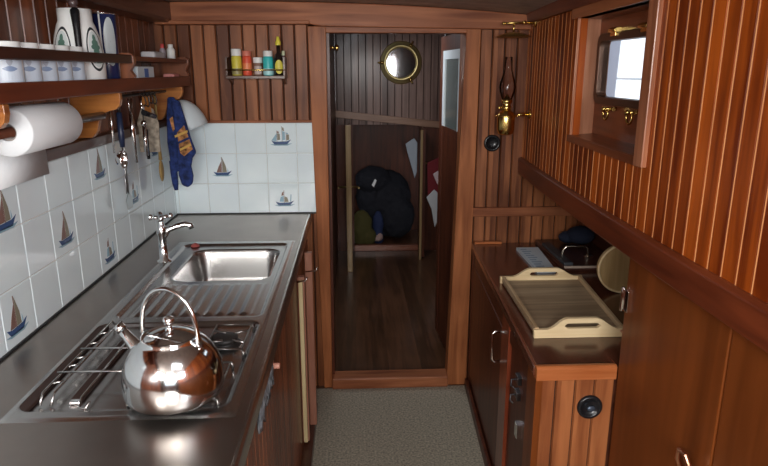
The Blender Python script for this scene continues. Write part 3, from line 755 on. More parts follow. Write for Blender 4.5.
# ------------------------------------------------------------------ oil lamp
lp = thing('oil_lamp', 'brass gimballed oil lamp with clear glass chimney, on the bulkhead corner', 'lamp', (.70, 2.78, 1.32))
LX, LY = .680, 2.78
build('font', MB().lathe([(0, 1.318), (.022, 1.318), (.034, 1.325), (.039, 1.345), (.040, 1.395), (.037, 1.412), (.026, 1.422), (.018, 1.428)], (LX, LY, 0)), brass, lp)
build('burner', MB().lathe([(.016, 1.425), (.021, 1.430), (.021, 1.445), (.016, 1.450), (.024, 1.462), (.024, 1.472), (.014, 1.478), (.006, 1.495)], (LX, LY, 0), seg=24), brass, lp)
build('wick_knob', MB().cyl((LX, LY, 1.440), (LX - .035, LY - .02, 1.440), .003).ball((LX - .037, LY - .021, 1.440), .008, 10), brass, lp)
gm, gt_, gb_ = newmat('thin_lamp_glass'); out_ = gt_.nodes['Material Output']
tr_ = gt_.nodes.new('ShaderNodeBsdfTransparent'); gs_ = gt_.nodes.new('ShaderNodeBsdfGlossy'); gs_.inputs['Roughness'].default_value = .08; lw_ = gt_.nodes.new('ShaderNodeLayerWeight'); lw_.inputs[0].default_value = .22
tr_.inputs[0].default_value = (.97, .95, .95, 1)
mx_ = gt_.nodes.new('ShaderNodeMixShader'); gt_.links.new(lw_.outputs['Fresnel'], mx_.inputs[0]); gt_.links.new(tr_.outputs[0], mx_.inputs[1]); gt_.links.new(gs_.outputs[0], mx_.inputs[2]); gt_.links.new(mx_.outputs[0], out_.inputs[0])
gl = MB().lathe([(.021, 1.470), (.026, 1.485), (.034, 1.505), (.037, 1.525), (.034, 1.548), (.025, 1.575), (.018, 1.60), (.016, 1.655), (.0145, 1.655), (.0165, 1.60), (.0235, 1.575), (.0325, 1.548), (.0355, 1.525), (.0325, 1.505), (.0245, 1.485), (.0195, 1.470)], (LX, LY, 0), seg=32)
build('chimney', gl, gm, lp)
mb = MB(); mb.torus((LX, LY, 1.402), .047, .0035, (0, 0, 1)); mb.tube([(LX + .045, LY, 1.402), (LX + .06, LY, 1.408), (.79, LY, 1.408)], [.006, .007, .009], 12)
mb.lathe([(0, 0), (.022, .0), (.022, .006), (.012, .010), (0, .010)], (.783, LY, 1.408), axis='X', seg=20)
build('bracket', mb, brass, lp)
sb = thing('smoke_bell', 'brass smoke bell dish hanging on a bracket above the oil lamp', 'smoke bell', (.70, 2.78, 1.74))
build('dish', MB().lathe([(.075, 1.738), (.070, 1.744), (.03, 1.757), (0, 1.760), (0, 1.757), (.03, 1.753), (.070, 1.739)], (.70, 2.80, 0)), oldbrass, sb)
mb = MB(); mb.cyl((.70, 2.80, 1.757), (.70, 2.80, 1.795), .004); mb.tube([(.66, 2.80, 1.795), (.70, 2.80, 1.798), (.795, 2.80, 1.798)], .005, 10)
mb.lathe([(0, 0), (.018, .0), (.018, .006), (0, .006)], (.788, 2.80, 1.798), axis='X', seg=20); mb.ball((.655, 2.80, 1.795), .008, 10).ball((.745, 2.80, 1.799), .009, 10)
build('bracket', mb, brass, sb)

# ------------------------------------------------------------------ spice shelf
sh = thing('spice_shelf', 'small wooden spice shelf on the boarded bulkhead', 'shelf', (-.43, 2.90, 1.565))
wsp = wood('spice_shelf_wood', (.07, .03, .018), (.15, .065, .035), 'X', rough=.45)
build('board', MB().box(-.560, -.300, 2.845, YB - .001, 1.562, 1.576), wsp, sh, .002)
build('bracket', MB().prism([(2.86, 1.562), (YB - .001, 1.562), (YB - .001, 1.535)], -.555, -.545, 'X'), wsp, sh)
build('bracket', MB().prism([(2.86, 1.562), (YB - .001, 1.562), (YB - .001, 1.535)], -.315, -.305, 'X'), wsp, sh)
build('end_board', MB().box(-.560, -.552, 2.85, YB - .001, 1.576, 1.655), wsp, sh)
build('end_board', MB().box(-.308, -.300, 2.85, YB - .001, 1.576, 1.655), wsp, sh)
build('rail', MB().cyl((-.56, 2.848, 1.600), (-.30, 2.848, 1.600), .003), brass, sh)
def jar(label, x, r, h, body, cap, caph, capr=1.0, lab=None):
    z = 1.5762; y = 2.885; t = thing('spice_jar', label, 'jar', (x, y, z), 'spices on the small shelf')
    build('body', MB().lathe([(0, z), (r * .95, z), (r, z + .003), (r, z + h * .86), (r * .8, z + h), (0, z + h)], (x, y, 0), seg=24), body, t)
    build('cap', MB().lathe([(r * capr, z + h - .004), (r * capr, z + h + caph - .003), (r * capr * .93, z + h + caph), (0, z + h + caph)], (x, y, 0), seg=24), cap, t)
    if lab: build('label', MB().lathe([(r + .0006, z + h * lab[0]), (r + .0006, z + h * lab[1])], (x, y, 0), seg=24), lab[2], t)
wcap = plain('white_cap', (.86, .87, .85), .4)
jar('yellow spice jar with white lid, leftmost on the spice shelf', -.516, .0225, .088, plain('yellow_label', (.72, .62, .08), .4), wcap, .026, 1.0, (.05, .35, plain('olive_label', (.35, .30, .12), .4)))
jar('bright red spice jar, second on the spice shelf', -.470, .0205, .088, plain('red_label', (.78, .10, .05), .35), plain('red_cap', (.70, .20, .14), .4), .018, .95, (.3, .6, plain('orange_label', (.85, .25, .10), .4)))
jar('small brown jar with white lid between the red and turquoise jars', -.423, .0165, .058, plain('brown_glass', (.30, .18, .14), .3), wcap, .020, 1.25, (.1, .7, plain('pinkish_label', (.62, .50, .46), .5)))
jar('turquoise jar with white lid beside the dark bottle', -.377, .0230, .086, plain('turquoise_label', (.05, .55, .55), .35), wcap, .020, .9, (.04, .35, plain('pale_turquoise', (.45, .80, .82), .4)))
z = 1.5762; bt = thing('sauce_bottle', 'dark sauce bottle with yellow cap and round yellow label', 'bottle', (-.330, 2.885, z), 'spices on the small shelf')
build('glass', MB().lathe([(0, z), (.020, z), (.022, z + .004), (.022, z + .070), (.016, z + .088), (.0085, z + .098), (.0080, z + .134), (0, z + .134)], (-.330, 2.885, 0), seg=24), plain('dark_glass', (.02, .012, .01), .1, coat=.5), bt)
ycap = plain('yellow_cap', (.85, .75, .08), .4)
build('cap', MB().lathe([(.0115, z + .130), (.0125, z + .142), (.008, z + .152), (.006, z + .166), (0, z + .168)], (-.330, 2.885, 0), seg=20), ycap, bt)
def LP_(u, v):
    a = -pi / 2 + .12 + u / .0225
    return (-.330 + .0229 * cos(a), 2.885 + .0229 * sin(a), z + .037 + v)
BOTTLE_OVAL = (LP_, bt)
jar('slim dark shaker with pale top, rightmost on the spice shelf', -.3165 + .014 - .006, .0075 if False else .0065, .090, plain('dark_shaker', (.10, .06, .07), .3), plain('pale_green_cap', (.55, .60, .40), .4), .016, 1.1)

# ------------------------------------------------------------------ left shelves
XF = -.727
sf = thing('crockery_shelf', 'long dark wooden shelf with fiddle rails along the tiled side', 'shelf', (-.79, 1.9, 1.53))
build('shelf_board', MB().box(XL - .029, XF - .012, .7, YB - .052, 1.548, 1.566), wood_ledge, sf)
build('front_board', MB().box(XF - .012, XF, .7, YB - .052, 1.531, 1.574), wood_ledge, sf, .003)
build('fiddle_rail', MB().box(XF - .014, XF, .7, 2.165, 1.621, 1.648), wood('rail_dark', (.025, .008, .005), (.07, .02, .01), 'Y', rough=.4, coat=.1), sf, .003)
build('fiddle_rail', MB().box(XF - .014, XF - .001, 2.185, YB - .052, 1.628, 1.645), wood_ledge, sf, .003)
build('upper_board', MB().box(XL - .029, XF - .014, 2.185, YB - .052, 1.630, 1.642), wood_ledge, sf)
def upright(y0, y1):
    m = MB(); m.prism([(XL - .029, 1.566), (XF - .006, 1.566), (XF + .002, 1.580), (XF - .010, 1.598), (XF + .004, 1.622), (XF + .004, 1.645), (XF - .006, 1.655), (XL - .029, 1.655)], y0, y1, 'Y'); return m
wmid = wood('upright_wood', (.16, .05, .025), (.34, .12, .055), 'Z', rough=.4)
build('upright', upright(2.160, 2.186), wmid, sf, .002)
build('upright', upright(2.86, 2.882), wmid, sf, .002)
for i, (y, x0, x1) in enumerate(((1.365, 0, 0), (2.03, 0, 0), (2.76, 0, 0))):
    W = XF - .002
    poly = [(XL - .029, 1.548), (W - .013, 1.548), (W - .013, 1.5305), (W, 1.5305), (W + .001, 1.510), (W - .004, 1.492), (W - .016, 1.480), (W - .034, 1.476), (W - .052, 1.470),
            (W - .066, 1.456), (W - .074, 1.436), (W - .080, 1.414), (W - .092, 1.398), (W - .100, 1.392), (XL + .013, 1.392), (XL - .029, 1.389)]
    build('bracket', MB().prism(poly, y - .011, y + .011, 'Y'), wood_orange, sf, .002)
mb = MB(); mb.cyl((-.80, 2.042, 1.512), (-.80, 2.75, 1.512), .005); build('hook_bar', mb, plain('dark_iron', (.06, .05, .045), .4, .6), sf)
for x, y in ((XF, 1.60), (XF, 1.88)):
    pass
# paper towel
tw = thing('paper_towel_roll', 'white paper towel roll hanging under the crockery shelf', 'paper towel', (-.79, 1.64, 1.455))
RY0, RY1 = 1.465, 1.745; cR = (-.788, 0, 1.462)
k = 40; mb = MB(); prof = [(.020, RY0), (.054, RY0), (.0565, RY0 + .004), (.0565, RY1 - .012), (.053, RY1 - .002), (.048, RY1), (.020, RY1)]
vs = [(cR[0] + r * cos(2 * pi * i / k), yy, cR[2] + r * sin(2 * pi * i / k)) for i in range(k) for r, yy in prof]; n = len(prof)
mb.add(vs, [(i * n + j, ((i + 1) % k) * n + j, ((i + 1) % k) * n + (j + 1) % n, i * n + (j + 1) % n) for i in range(k) for j in range(n - 1)], True)
build('roll', mb, paper, tw)
mb = MB(); mb.T = None
prof = [(.0165, RY0 + .003), (.0198, RY0 + .003), (.0198, RY1 - .003), (.0165, RY1 - .003)]; n = 4
vs = [(cR[0] + r * cos(2 * pi * i / k), yy, cR[2] + r * sin(2 * pi * i / k)) for i in range(k) for r, yy in prof]
mb.add(vs, [(i * n + j, ((i + 1) % k) * n + j, ((i + 1) % k) * n + (j + 1) % n, i * n + (j + 1) % n) for i in range(k) for j in range(n)], True)
build('core', mb, cardboard, tw)
mb = MB(); m_ = 12; pts = []
for i in range(m_ + 1):
    a = pi * (.85 + .25 * i / m_); pts.append((cR[0] + .0575 * cos(a), cR[2] + .0575 * sin(a)))
pts += [(-.841, 1.42), (-.839, 1.38), (-.838, 1.325)]
vs = [(x, yy, z) for x, z in pts for yy in (RY0 + .01, (RY0 + RY1) / 2, RY1 - .012)]
mb.add(vs, [(i * 3 + j, i * 3 + j + 1, i * 3 + j + 4, i * 3 + j + 3) for i in range(len(pts) - 1) for j in range(2)], True)
o = build('loose_sheet', mb, paper, tw); s_ = o.modifiers.new('th', 'SOLIDIFY'); s_.thickness = .001
rod = build('towel_rod', MB().cyl((cR[0], 1.378, cR[2]), (cR[0], 2.018, cR[2]), .012), wood_dark); tag(rod, 'dark wooden rod carrying the paper towel roll', 'rod')

# white mugs in a row
def mug(label, y):
    x = -.789; z = 1.5665; r = .037; t = thing('mug', label, 'mug', (x, y, z), 'white mugs in a row on the crockery shelf')
    build('cup', MB().lathe([(0, z + .001), (r * .9, z + .001), (r, z + .006), (r, z + .094), (r * .98, z + .096), (r * .94, z + .094), (r * .93, z + .010), (0, z + .008)], (x, y, 0), seg=36), white_ceramic, t)
    build('ear', MB().tube([(x - .035, y + .010, z + .075), (x - .05, y + .012, z + .074), (x - .055, y + .012, z + .05), (x - .05, y + .012, z + .024), (x - .035, y + .010, z + .022)], .004, 8), white_ceramic, t)
    def patch(a0, a1, z0, z1, m, rr=.0004, nm='motif', shp=None):
        q = MB(); n = 10; up = []; dn = []
        for i in range(n + 1):
            a = a0 + (a1 - a0) * i / n; s = 1 if shp is None else shp(i / n)
            zc = (z0 + z1) / 2; h = (z1 - z0) / 2 * s
            up.append((x + (r + rr) * cos(a), y + (r + rr) * sin(a), z + zc + h)); dn.append((x + (r + rr) * cos(a), y + (r + rr) * sin(a), z + zc - h))
        q.add(up + dn, [(i, i + 1, n + 2 + i, n + 1 + i) for i in range(n)])
        build(nm, q, m, t)
    c = -radians(48)
    patch(c - .85, c + .85, .004, .080, plain('mug_pale_print', (.55, .62, .72), .3))
    patch(c - .42, c + .42, .030, .042, plain('mug_blue_print', (.20, .27, .42), .3), .0008, shp=lambda u: sin(pi * u) * .9 + .1)
    patch(c - .18, c + .18, .042, .062, plain('mug_grey_print', (.38, .42, .50), .3), .0008, shp=lambda u: sin(pi * u) * .9 + .1)
names = ['white mug, leftmost of the row on the crockery shelf', 'white mug, second from the left on the crockery shelf', 'white mug in the middle of the row of five', 'white mug, second before the white jug', 'white mug standing right against the white jug']
for i, nme in enumerate(names): mug(nme, 1.498 + .0845 * i)

def oval(P, w_, h_, m, t, nm, seg=40, inner=None):
    q = MB()
    if inner:
        a = [P(w_ * cos(2 * pi * i / seg), h_ * sin(2 * pi * i / seg)) for i in range(seg)]; b = [P(inner * w_ * cos(2 * pi * i / seg), inner * h_ * sin(2 * pi * i / seg)) for i in range(seg)]
        q.add(a + b, [(i, (i + 1) % seg, seg + (i + 1) % seg, seg + i) for i in range(seg)])
    else:
        vs = []; nr = 6
        for j in range(nr + 1):
            f = 1 - j / nr * .98; vs += [P(f * w_ * cos(2 * pi * i / seg), f * h_ * sin(2 * pi * i / seg)) for i in range(seg)]
        q.add(vs, [(j * seg + i, j * seg + (i + 1) % seg, (j + 1) * seg + (i + 1) % seg, (j + 1) * seg + i) for j in range(nr) for i in range(seg)])
    return build(nm, q, m, t)
zt_ = z; z = 1.5762; oval(BOTTLE_OVAL[0], .019, .030, plain('yellow_oval', (.80, .70, .10), .45), BOTTLE_OVAL[1], 'label'); z = zt_
# big white jug
jx, jy, z = -.812, 1.958, 1.5665
jg = thing('jug', 'tall white jug with black handle and oval tree emblems', 'jug', (jx, jy, z))
jprof = [(0, z + .001), (.065, z + .001), (.0695, z + .006), (.070, z + .05), (.068, z + .09), (.061, z + .130), (.052, z + .160), (.047, z + .172), (.047, z + .205), (.044, z + .205), (.044, z + .17)]
def jr(h):
    for (r0, h0), (r1, h1) in zip(jprof[1:9], jprof[2:9]):
        if h0 <= h <= h1: return r0 + (r1 - r0) * (h - h0) / (h1 - h0)
    return .06
build('body', MB().lathe(jprof, (jx, jy, 0), seg=48), white_ceramic, jg)
ha = radians(-66)
def HP(rad, h, s=0): return (jx + rad * cos(ha) - s * sin(ha), jy + rad * sin(ha) + s * cos(ha), z + h)
build('handle', MB().tube([HP(.045, .190), HP(.058, .194), HP(.066, .180), HP(.071, .150), HP(.077, .100), HP(.080, .055), HP(.069, .045)], [.012, .013, .012, .010, .009, .009, .009], 14), black, jg)
build('lid_knob', MB().lathe([(0, z + .235), (.012, z + .232), (.014, z + .222), (.008, z + .212), (.044, z + .206), (.044, z + .204), (0, z + .203)], (jx, jy, 0), seg=24), plain('dark_lid', (.08, .05, .05), .3), jg)
for off, side in ((-.74, 'near'), (.74, 'far')):
    def P(u, v, k=.0006, off=off):
        zz = z + .092 + v; r = jr(zz) + k; a = ha + off + u / .062
        return (jx + r * cos(a), jy + r * sin(a), zz)
    e = oval(P, .027, .062, emb_black, jg, 'emblem', inner=.88)
    e2 = oval(lambda u, v: P(u, v, .0003), .021, .050, plain('emblem_pale', (.66, .72, .72), .3), jg, 'emblem')
    q = MB()
    for (cu, cv, ww, hh) in ((0, .030, .006, .012), (0, .018, .011, .009), (0, .006, .015, .009), (0, -.006, .010, .008), (0, -.022, .003, .012), (0, -.036, .017, .004)):
        n = 14; q.add([P(cu + ww * cos(2 * pi * i / n), cv + hh * sin(2 * pi * i / n), .0012) for i in range(n)], [tuple(range(n))])
    build('tree_emblem', q, [emb_green], jg)
    q = MB()
    for s_ in (-1, 1):
        for (a0, a1) in ((.25, .6), (.75, 1.1), (1.25, 1.5)):
            n = 6; up = [P(s_ * .034 * cos(a0 + (a1 - a0) * i / n), .066 * sin(a0 + (a1 - a0) * i / n) + .004) for i in range(n + 1)]; dn = [P(s_ * .037 * cos(a0 + (a1 - a0) * i / n), .072 * sin(a0 + (a1 - a0) * i / n) + .004) for i in range(n + 1)]
    if False: build('lettering', q, [emb_black], jg)
# blue tankard
bx, by = -.790, 2.118
tk = thing('tankard', 'tall navy and white beaker with pale oval panel, right of the jug', 'tankard', (bx, by, z))
def lr(h): return .034 + .003 * h / .21
build('body', MB().lathe([(0, z + .001), (.033, z + .001), (.034, z + .004), (.037, z + .204), (.035, z + .206), (.033, z + .202), (.031, z + .02), (0, z + .02)], (bx, by, 0), seg=40), navy, tk)
build('rim', MB().torus((bx, by, z + .205), .036, .0024), chrome, tk)
def BP(u, v, k=.0006):
    a = radians(-48) + u / .036; r = lr(v + .11) + k; return (bx + r * cos(a), by + r * sin(a), z + .120 + v)
oval(BP, .019, .074, plain('pale_oval', (.48, .53, .55), .35), tk, 'oval_panel')
q = MB(); q.add([BP(-.029, -.10), BP(-.024, -.10), BP(-.024, .09), BP(-.029, .09)], [(0, 1, 2, 3)]); build('stripe', q, white_ceramic, tk)

# things in the far part of the shelf
o = build('carton', MB().box(-.79, -.745, 2.26, 2.44, 1.5665, 1.612), [plain('carton_white', (.72, .80, .86), .5)], bev=.002); tag(o, 'small white carton with blue print on the lower crockery shelf', 'carton')
q = MB(); q.box(-.7452, -.7446, 2.33, 2.375, 1.575, 1.605); c_ = build('print', q, plain('carton_blue', (.08, .18, .50), .5), o)
o = build('sponge', MB().box(-.79, -.745, 2.70, 2.79, 1.5665, 1.585), plain('pink_sponge', (.75, .30, .28), .9, bump=.5), bev=.006); tag(o, 'pink sponge at the far end of the lower shelf', 'sponge')
o = build('napkins', MB().box(-.80, -.745, 2.47, 2.60, 1.6425, 1.668), plain('grey_white_cloth', (.60, .58, .60), .8, bump=.5), bev=.008); tag(o, 'folded whitish napkins on the upper far shelf', 'napkins')
def small(label, x, y, r, h, bm_, cm, ch_):
    z = 1.6425; t = thing('small_bottle', label, 'bottle', (x, y, z), 'small bottles on the upper far shelf')
    build('body', MB().lathe([(0, z), (r, z), (r, z + h * .75), (r * .5, z + h), (0, z + h)], (x, y, 0), seg=20), bm_, t)
    build('cap', MB().lathe([(r * .6, z + h - .002), (r * .6, z + h + ch_), (0, z + h + ch_)], (x, y, 0), seg=16), cm, t)
small('small white bottle with red cap on the upper far shelf', -.765, 2.64, .012, .045, plain('pale_glass', (.35, .30, .34), .3), plain('red_cap2', (.6, .08, .08), .4), .014)
small('slightly wider all-white bottle beside the red-capped one', -.755, 2.72, .017, .050, wcap, wcap, .010)

# ------------------------------------------------------------------ hanging utensils
def ut(name, label, cat, y, x=-.79): return thing(name, label, cat, (x, y, 1.505), 'kitchen tools hanging from the shelf bar')
def hooktop(mb, x, y, z): mb.torus((x, y, z - .0), .007, .0016, (0, 1, 0), 14, 6)
u = ut('ladle', 'steel ladle with round bowl, leftmost of the hanging tools', 'ladle', 2.085)
mb = MB(); mb.tube([(-.79, 2.085, 1.508), (-.788, 2.085, 1.42), (-.79, 2.087, 1.335)], [.003, .0035, .0035], 8); hooktop(mb, -.79, 2.085, 1.512); build('stem', mb, chrome, u)
m = MB(); n = 24; 
vs = []; 
for j in range(9):
    a = pi / 2 * j / 8
    for i in range(n): vs.append((-.772 - .030 * sin(a) + .012, 2.090 + .030 * cos(a) * cos(2 * pi * i / n), 1.313 + .030 * cos(a) * sin(2 * pi * i / n)))
m.add(vs, [(j * n + i, j * n + (i + 1) % n, (j + 1) * n + (i + 1) % n, (j + 1) * n + i) for j in range(8) for i in range(n)], True)
o = build('bowl', m, chrome, u); s_ = o.modifiers.new('th', 'SOLIDIFY'); s_.thickness = .0015
u = ut('cook_fork', 'dark blue-handled cook\'s fork hanging beside the ladle', 'fork', 2.165)
mb = MB(); mb.tube([(-.79, 2.165, 1.462), (-.79, 2.165, 1.385), (-.79, 2.165, 1.345)], [.009, .011, .008], 12); build('handle', mb, plain('midnight_blue', (.02, .03, .07), .35), u)
mb = MB(); mb.tube([(-.79, 2.165, 1.345), (-.79, 2.165, 1.19)], .003, 8); hooktop(mb, -.79, 2.165, 1.512); mb.tube([(-.79, 2.165, 1.508), (-.79, 2.165, 1.46)], .002, 6)
for s_ in (-.008, .008): mb.tube([(-.79, 2.165, 1.25), (-.79, 2.165 + s_, 1.235), (-.79, 2.165 + s_, 1.185)], .0022, 6)
mb.tube([(-.79, 2.165, 1.47), (-.79, 2.165, 1.34)], .003, 6)
build('tines', mb, plain('grey_steel', (.45, .46, .48), .35, 1), u)
u = ut('whisk', 'bright polished steel whisk-like tool with forked top', 'whisk', 2.205, -.77)
mb = MB(); mb.tube([(-.765, 2.207, 1.455), (-.765, 2.207, 1.40), (-.765, 2.215, 1.285)], [.006, .009, .006], 12)
mb.tube([(-.765, 2.19, 1.505), (-.765, 2.195, 1.475), (-.765, 2.207, 1.455), (-.765, 2.219, 1.475), (-.765, 2.225, 1.505)], .003, 8); build('body', mb, chrome, u)
u = ut('fish_slice', 'long thin steel spatula with square blade, reaching lowest', 'spatula', 2.245)
mb = MB(); mb.tube([(-.815, 2.245, 1.508), (-.815, 2.245, 1.33), (-.815, 2.245, 1.165)], .0028, 8); hooktop(mb, -.815, 2.245, 1.512); build('stem', mb, plain('satin_steel', (.50, .53, .54), .35, 1), u)
build('blade', MB().prism([(2.235, 1.168), (2.255, 1.168), (2.278, 1.148), (2.272, 1.112), (2.222, 1.112), (2.214, 1.148)], -.816, -.814, 'X'), plain('satin_steel', (.5, .53, .54), .35, 1), u, .0005)
u = ut('sharpening_steel', 'black and chrome sharpening steel with long round shaft', 'sharpener', 2.36)
mb = MB(); mb.tube([(-.775, 2.36, 1.40), (-.775, 2.36, 1.29)], .007, 12); mb.ball((-.775, 2.36, 1.41), .011, 12); build('shaft', mb, chrome, u)
mb = MB(); mb.tube([(-.775, 2.378, 1.385), (-.775, 2.378, 1.275)], .006, 12); mb.tube([(-.775, 2.36, 1.508), (-.775, 2.36, 1.41)], .002, 6); build('grip', mb, black, u)
u = ut('can_opener', 'black-handled tin opener hanging crosswise among the tools', 'tin opener', 2.33)
build('handle', MB().tube([(-.752, 2.30, 1.452), (-.752, 2.42, 1.430)], [.010, .009], 12), black, u)
build('jaws', MB().tube([(-.765, 2.31, 1.508), (-.757, 2.31, 1.455)], .004, 8).ball((-.757, 2.308, 1.47), .012, 12, (.5, 1, 1)), chrome, u)
HL = ['dark iron hook just right of the black tin opener handle', 'second dark iron hook right of the tin opener, over the pot holder edge', 'dark iron hook above the wooden tab of the pot holder', 'dark iron hook nearest the oven mitts']
for i, (y, zz) in enumerate(((2.40, 1.47), (2.44, 1.465), (2.485, 1.475), (2.53, 1.47))):
    mb = MB(); mb.tube([(-.785, y, 1.512), (-.775, y, 1.50), (-.772, y, zz + .01), (-.778, y, zz), (-.788, y, zz + .006)], .0025, 8); hooktop(mb, -.785, y, 1.512)
    tag(build('hook', mb, plain('dark_iron', (.06, .05, .045), .4, .6)), HL[i], 'hook', 'iron hooks on the bar')
u = ut('pot_holder', 'beige quilted pot holder hanging among the tools', 'pot holder', 2.50, -.80)
mb = MB(); mb.prism([(-.847, 1.285), (-.768, 1.285), (-.764, 1.40), (-.782, 1.455), (-.828, 1.455), (-.848, 1.40)], 2.50, 2.51, 'Y')
build('pad', mb, plain('beige_quilt', (.34, .29, .23), .9, noise=.5, nscale=50, bump=.8), u, .003)
build('tab', MB().prism([(-.822, 1.44), (-.786, 1.44), (-.790, 1.505), (-.818, 1.505)], 2.498, 2.5, 'Y'), wood_orange, u, .002)
u = ut('wooden_spoon', 'ochre wooden spoon hanging against the tiles by the mitts', 'spoon', 2.60)
mb = MB(); mb.tube([(-.80, 2.60, 1.508), (-.80, 2.60, 1.30), (-.80, 2.60, 1.24)], [.005, .005, .008], 10); mb.ball((-.80, 2.60, 1.195), .024, 16, (.35, .9, 1.9)); build('spoon', mb, wood('ochre_wood', (.24, .15, .05), (.40, .27, .10), 'Z', rough=.6), u)

# oven mitts
blue_cloth = plain('blue_mitt_cloth', (.018, .035, .14), .95, noise=.6, nscale=50, bump=.5)
or_cloth = plain('orange_mitt_cloth', (.42, .19, .07), .95, noise=.8, nscale=55, bump=.5)
def mitt(label, pts, thumb, y, patch, stripes=False):
    t = thing('oven_mitt', label, 'oven mitt', (pts[0][0], y, pts[0][1]), 'oven mitts hanging from the shelf')
    mb = MB(); mb.prism(pts, y - .011, y + .011, 'Y'); o = build('body', mb, blue_cloth, t, .009, seg=3)
    if thumb: build('thumb', MB().tube(thumb, [.016, .015, .013, .008], 12), blue_cloth, t)
    q = MB(); q.prism(patch, y - .0125, y - .0105, 'Y'); build('patterned_patch', q, or_cloth, t)
    if stripes:
        for k_, (za, mm) in enumerate(((1.268, plain('yellow_stripe', (.60, .38, .10), .95)), (1.296, blue_cloth), (1.324, plain('yellow_stripe', (.60, .38, .10), .95)))):
            q = MB(); dx = (za - 1.268) * .30
            q.prism([(-.736 - dx, za), (-.688 - dx * .6, za + .022), (-.690 - dx * .6, za + .031), (-.738 - dx, za + .009)], y - .0135, y - .0124, 'Y'); build('stripe', q, mm, t)
mitt('blue oven mitt, left of the pair, thumb pointing down', [(-.782, 1.49), (-.752, 1.49), (-.742, 1.40), (-.738, 1.30), (-.735, 1.22), (-.745, 1.18), (-.775, 1.17), (-.792, 1.20), (-.798, 1.30), (-.793, 1.40)],
     [(-.782, 2.712, 1.22), (-.782, 2.712, 1.17), (-.780, 2.712, 1.12), (-.778, 2.712, 1.092)], 2.712, [(-.778, 1.40), (-.764, 1.41), (-.758, 1.36), (-.768, 1.345)])
mitt('blue oven mitt with orange patterned cuff, right of the pair', [(-.760, 1.485), (-.725, 1.475), (-.708, 1.40), (-.690, 1.32), (-.672, 1.26), (-.690, 1.235), (-.698, 1.20), (-.692, 1.16), (-.698, 1.125), (-.720, 1.108), (-.744, 1.12), (-.754, 1.16), (-.752, 1.22), (-.752, 1.30), (-.757, 1.40)],
     None, 2.684, [(-.744, 1.345), (-.712, 1.375), (-.690, 1.30), (-.684, 1.275), (-.722, 1.245), (-.738, 1.26)], True)
# white enamel bowl hung in the corner
wb = thing('enamel_bowl', 'pale white bowl hanging tilted in the tiled corner', 'bowl', (-.74, 2.86, 1.42))
mb = MB(); R_ = .082; ax = Vector((-.62, -.05, -.78)).normalized()
prof = [(R_ * sin(pi / 2 * j / 10), R_ * 1.55 * cos(pi / 2 * j / 10)) for j in range(11)] + [(R_ * 1.03, 0), (R_ * .97, -.001)] + [(R_ * .96 * sin(pi / 2 * (10 - j) / 10), R_ * 1.50 * cos(pi / 2 * (10 - j) / 10)) for j in range(1, 11)]
rot = Vector((0, 0, 1)).rotation_difference(Vector((-.30, -.1, .93))).to_matrix().to_4x4()
mb.T = Matrix.Translation((-.722, 2.80, 1.352)) @ rot
mb.lathe(prof, (0, 0, 0), seg=40); build('shell', mb, plain('pale_plastic', (.70, .78, .82), .4), wb)

# ------------------------------------------------------------------ passage beyond the door
YP = 5.45
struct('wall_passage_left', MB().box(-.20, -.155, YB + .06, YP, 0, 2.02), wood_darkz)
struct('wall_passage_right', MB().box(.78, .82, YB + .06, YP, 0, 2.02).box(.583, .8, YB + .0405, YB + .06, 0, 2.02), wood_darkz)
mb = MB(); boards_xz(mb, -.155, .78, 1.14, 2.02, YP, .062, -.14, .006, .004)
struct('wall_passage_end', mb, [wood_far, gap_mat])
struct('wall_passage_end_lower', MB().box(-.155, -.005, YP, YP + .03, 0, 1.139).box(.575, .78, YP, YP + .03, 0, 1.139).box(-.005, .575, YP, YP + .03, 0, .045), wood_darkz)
struct('trim_10', MB().prism([(-.155, 1.205), (.78, 1.105), (.78, 1.165), (-.155, 1.265)], YP - .02, YP + .0, 'Y'), wood('passage_rail', (.20, .10, .06), (.36, .20, .13), 'X'), .003)
struct('trim_11', MB().box(-.005, .575, YP - .015, YP + .04, .0, .055), wood('hatch_sill', (.14, .04, .02), (.26, .09, .05), 'X'), .004)
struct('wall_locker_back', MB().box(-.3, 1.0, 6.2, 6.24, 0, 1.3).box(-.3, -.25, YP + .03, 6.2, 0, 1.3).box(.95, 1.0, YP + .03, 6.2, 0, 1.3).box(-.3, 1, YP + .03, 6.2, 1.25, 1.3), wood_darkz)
# brass porthole mirror on the end wall
ph = thing('porthole_mirror', 'round brass porthole mirror on the far passage wall', 'mirror', (.408, YP, 1.66))
def disc_y(prof, c, seg=40):
    m = MB(); n = len(prof)
    m.add([(c[0] + r * cos(2 * pi * i / seg), c[1] + h, c[2] + r * sin(2 * pi * i / seg)) for i in range(seg) for r, h in prof],
          [(i * n + j, ((i + 1) % seg) * n + j, ((i + 1) % seg) * n + j + 1, i * n + j + 1) for i in range(seg) for j in range(n - 1)], True); return m
build('brass_ring', disc_y([(.178, 0), (.178, -.012), (.170, -.020), (.150, -.020), (.144, -.030), (.132, -.030), (.124, -.018), (.122, -.006)], (.408, YP, 1.66)), plain('porthole_brass', (.85, .70, .34), .42, 1), ph)
build('mirror_glass', disc_y([(.123, -.008), (0, -.008)], (.408, YP, 1.66)), plain('mirror_silver', (.75, .68, .66), .06, 1), ph)
for a in (60, 180, 300):
    a = radians(a); build('dog', MB().ball((.408 + .16 * cos(a), YP - .032, 1.66 + .16 * sin(a)), .016, 12).cyl((.408 + .175 * cos(a), YP - .022, 1.66 + .175 * sin(a)), (.408 + .20 * cos(a), YP - .022, 1.66 + .20 * sin(a)), .008), brass, ph)
o = build('door_knob', MB().lathe([(.016, 0), (.016, .004), (.007, .008), (.007, .024), (.015, .032), (.014, .042), (0, .047)], (-.110, 3.02, 1.70), axis='X', seg=20), brass)
o = tag(o, 'small brass knob at the top left of the doorway', 'knob')
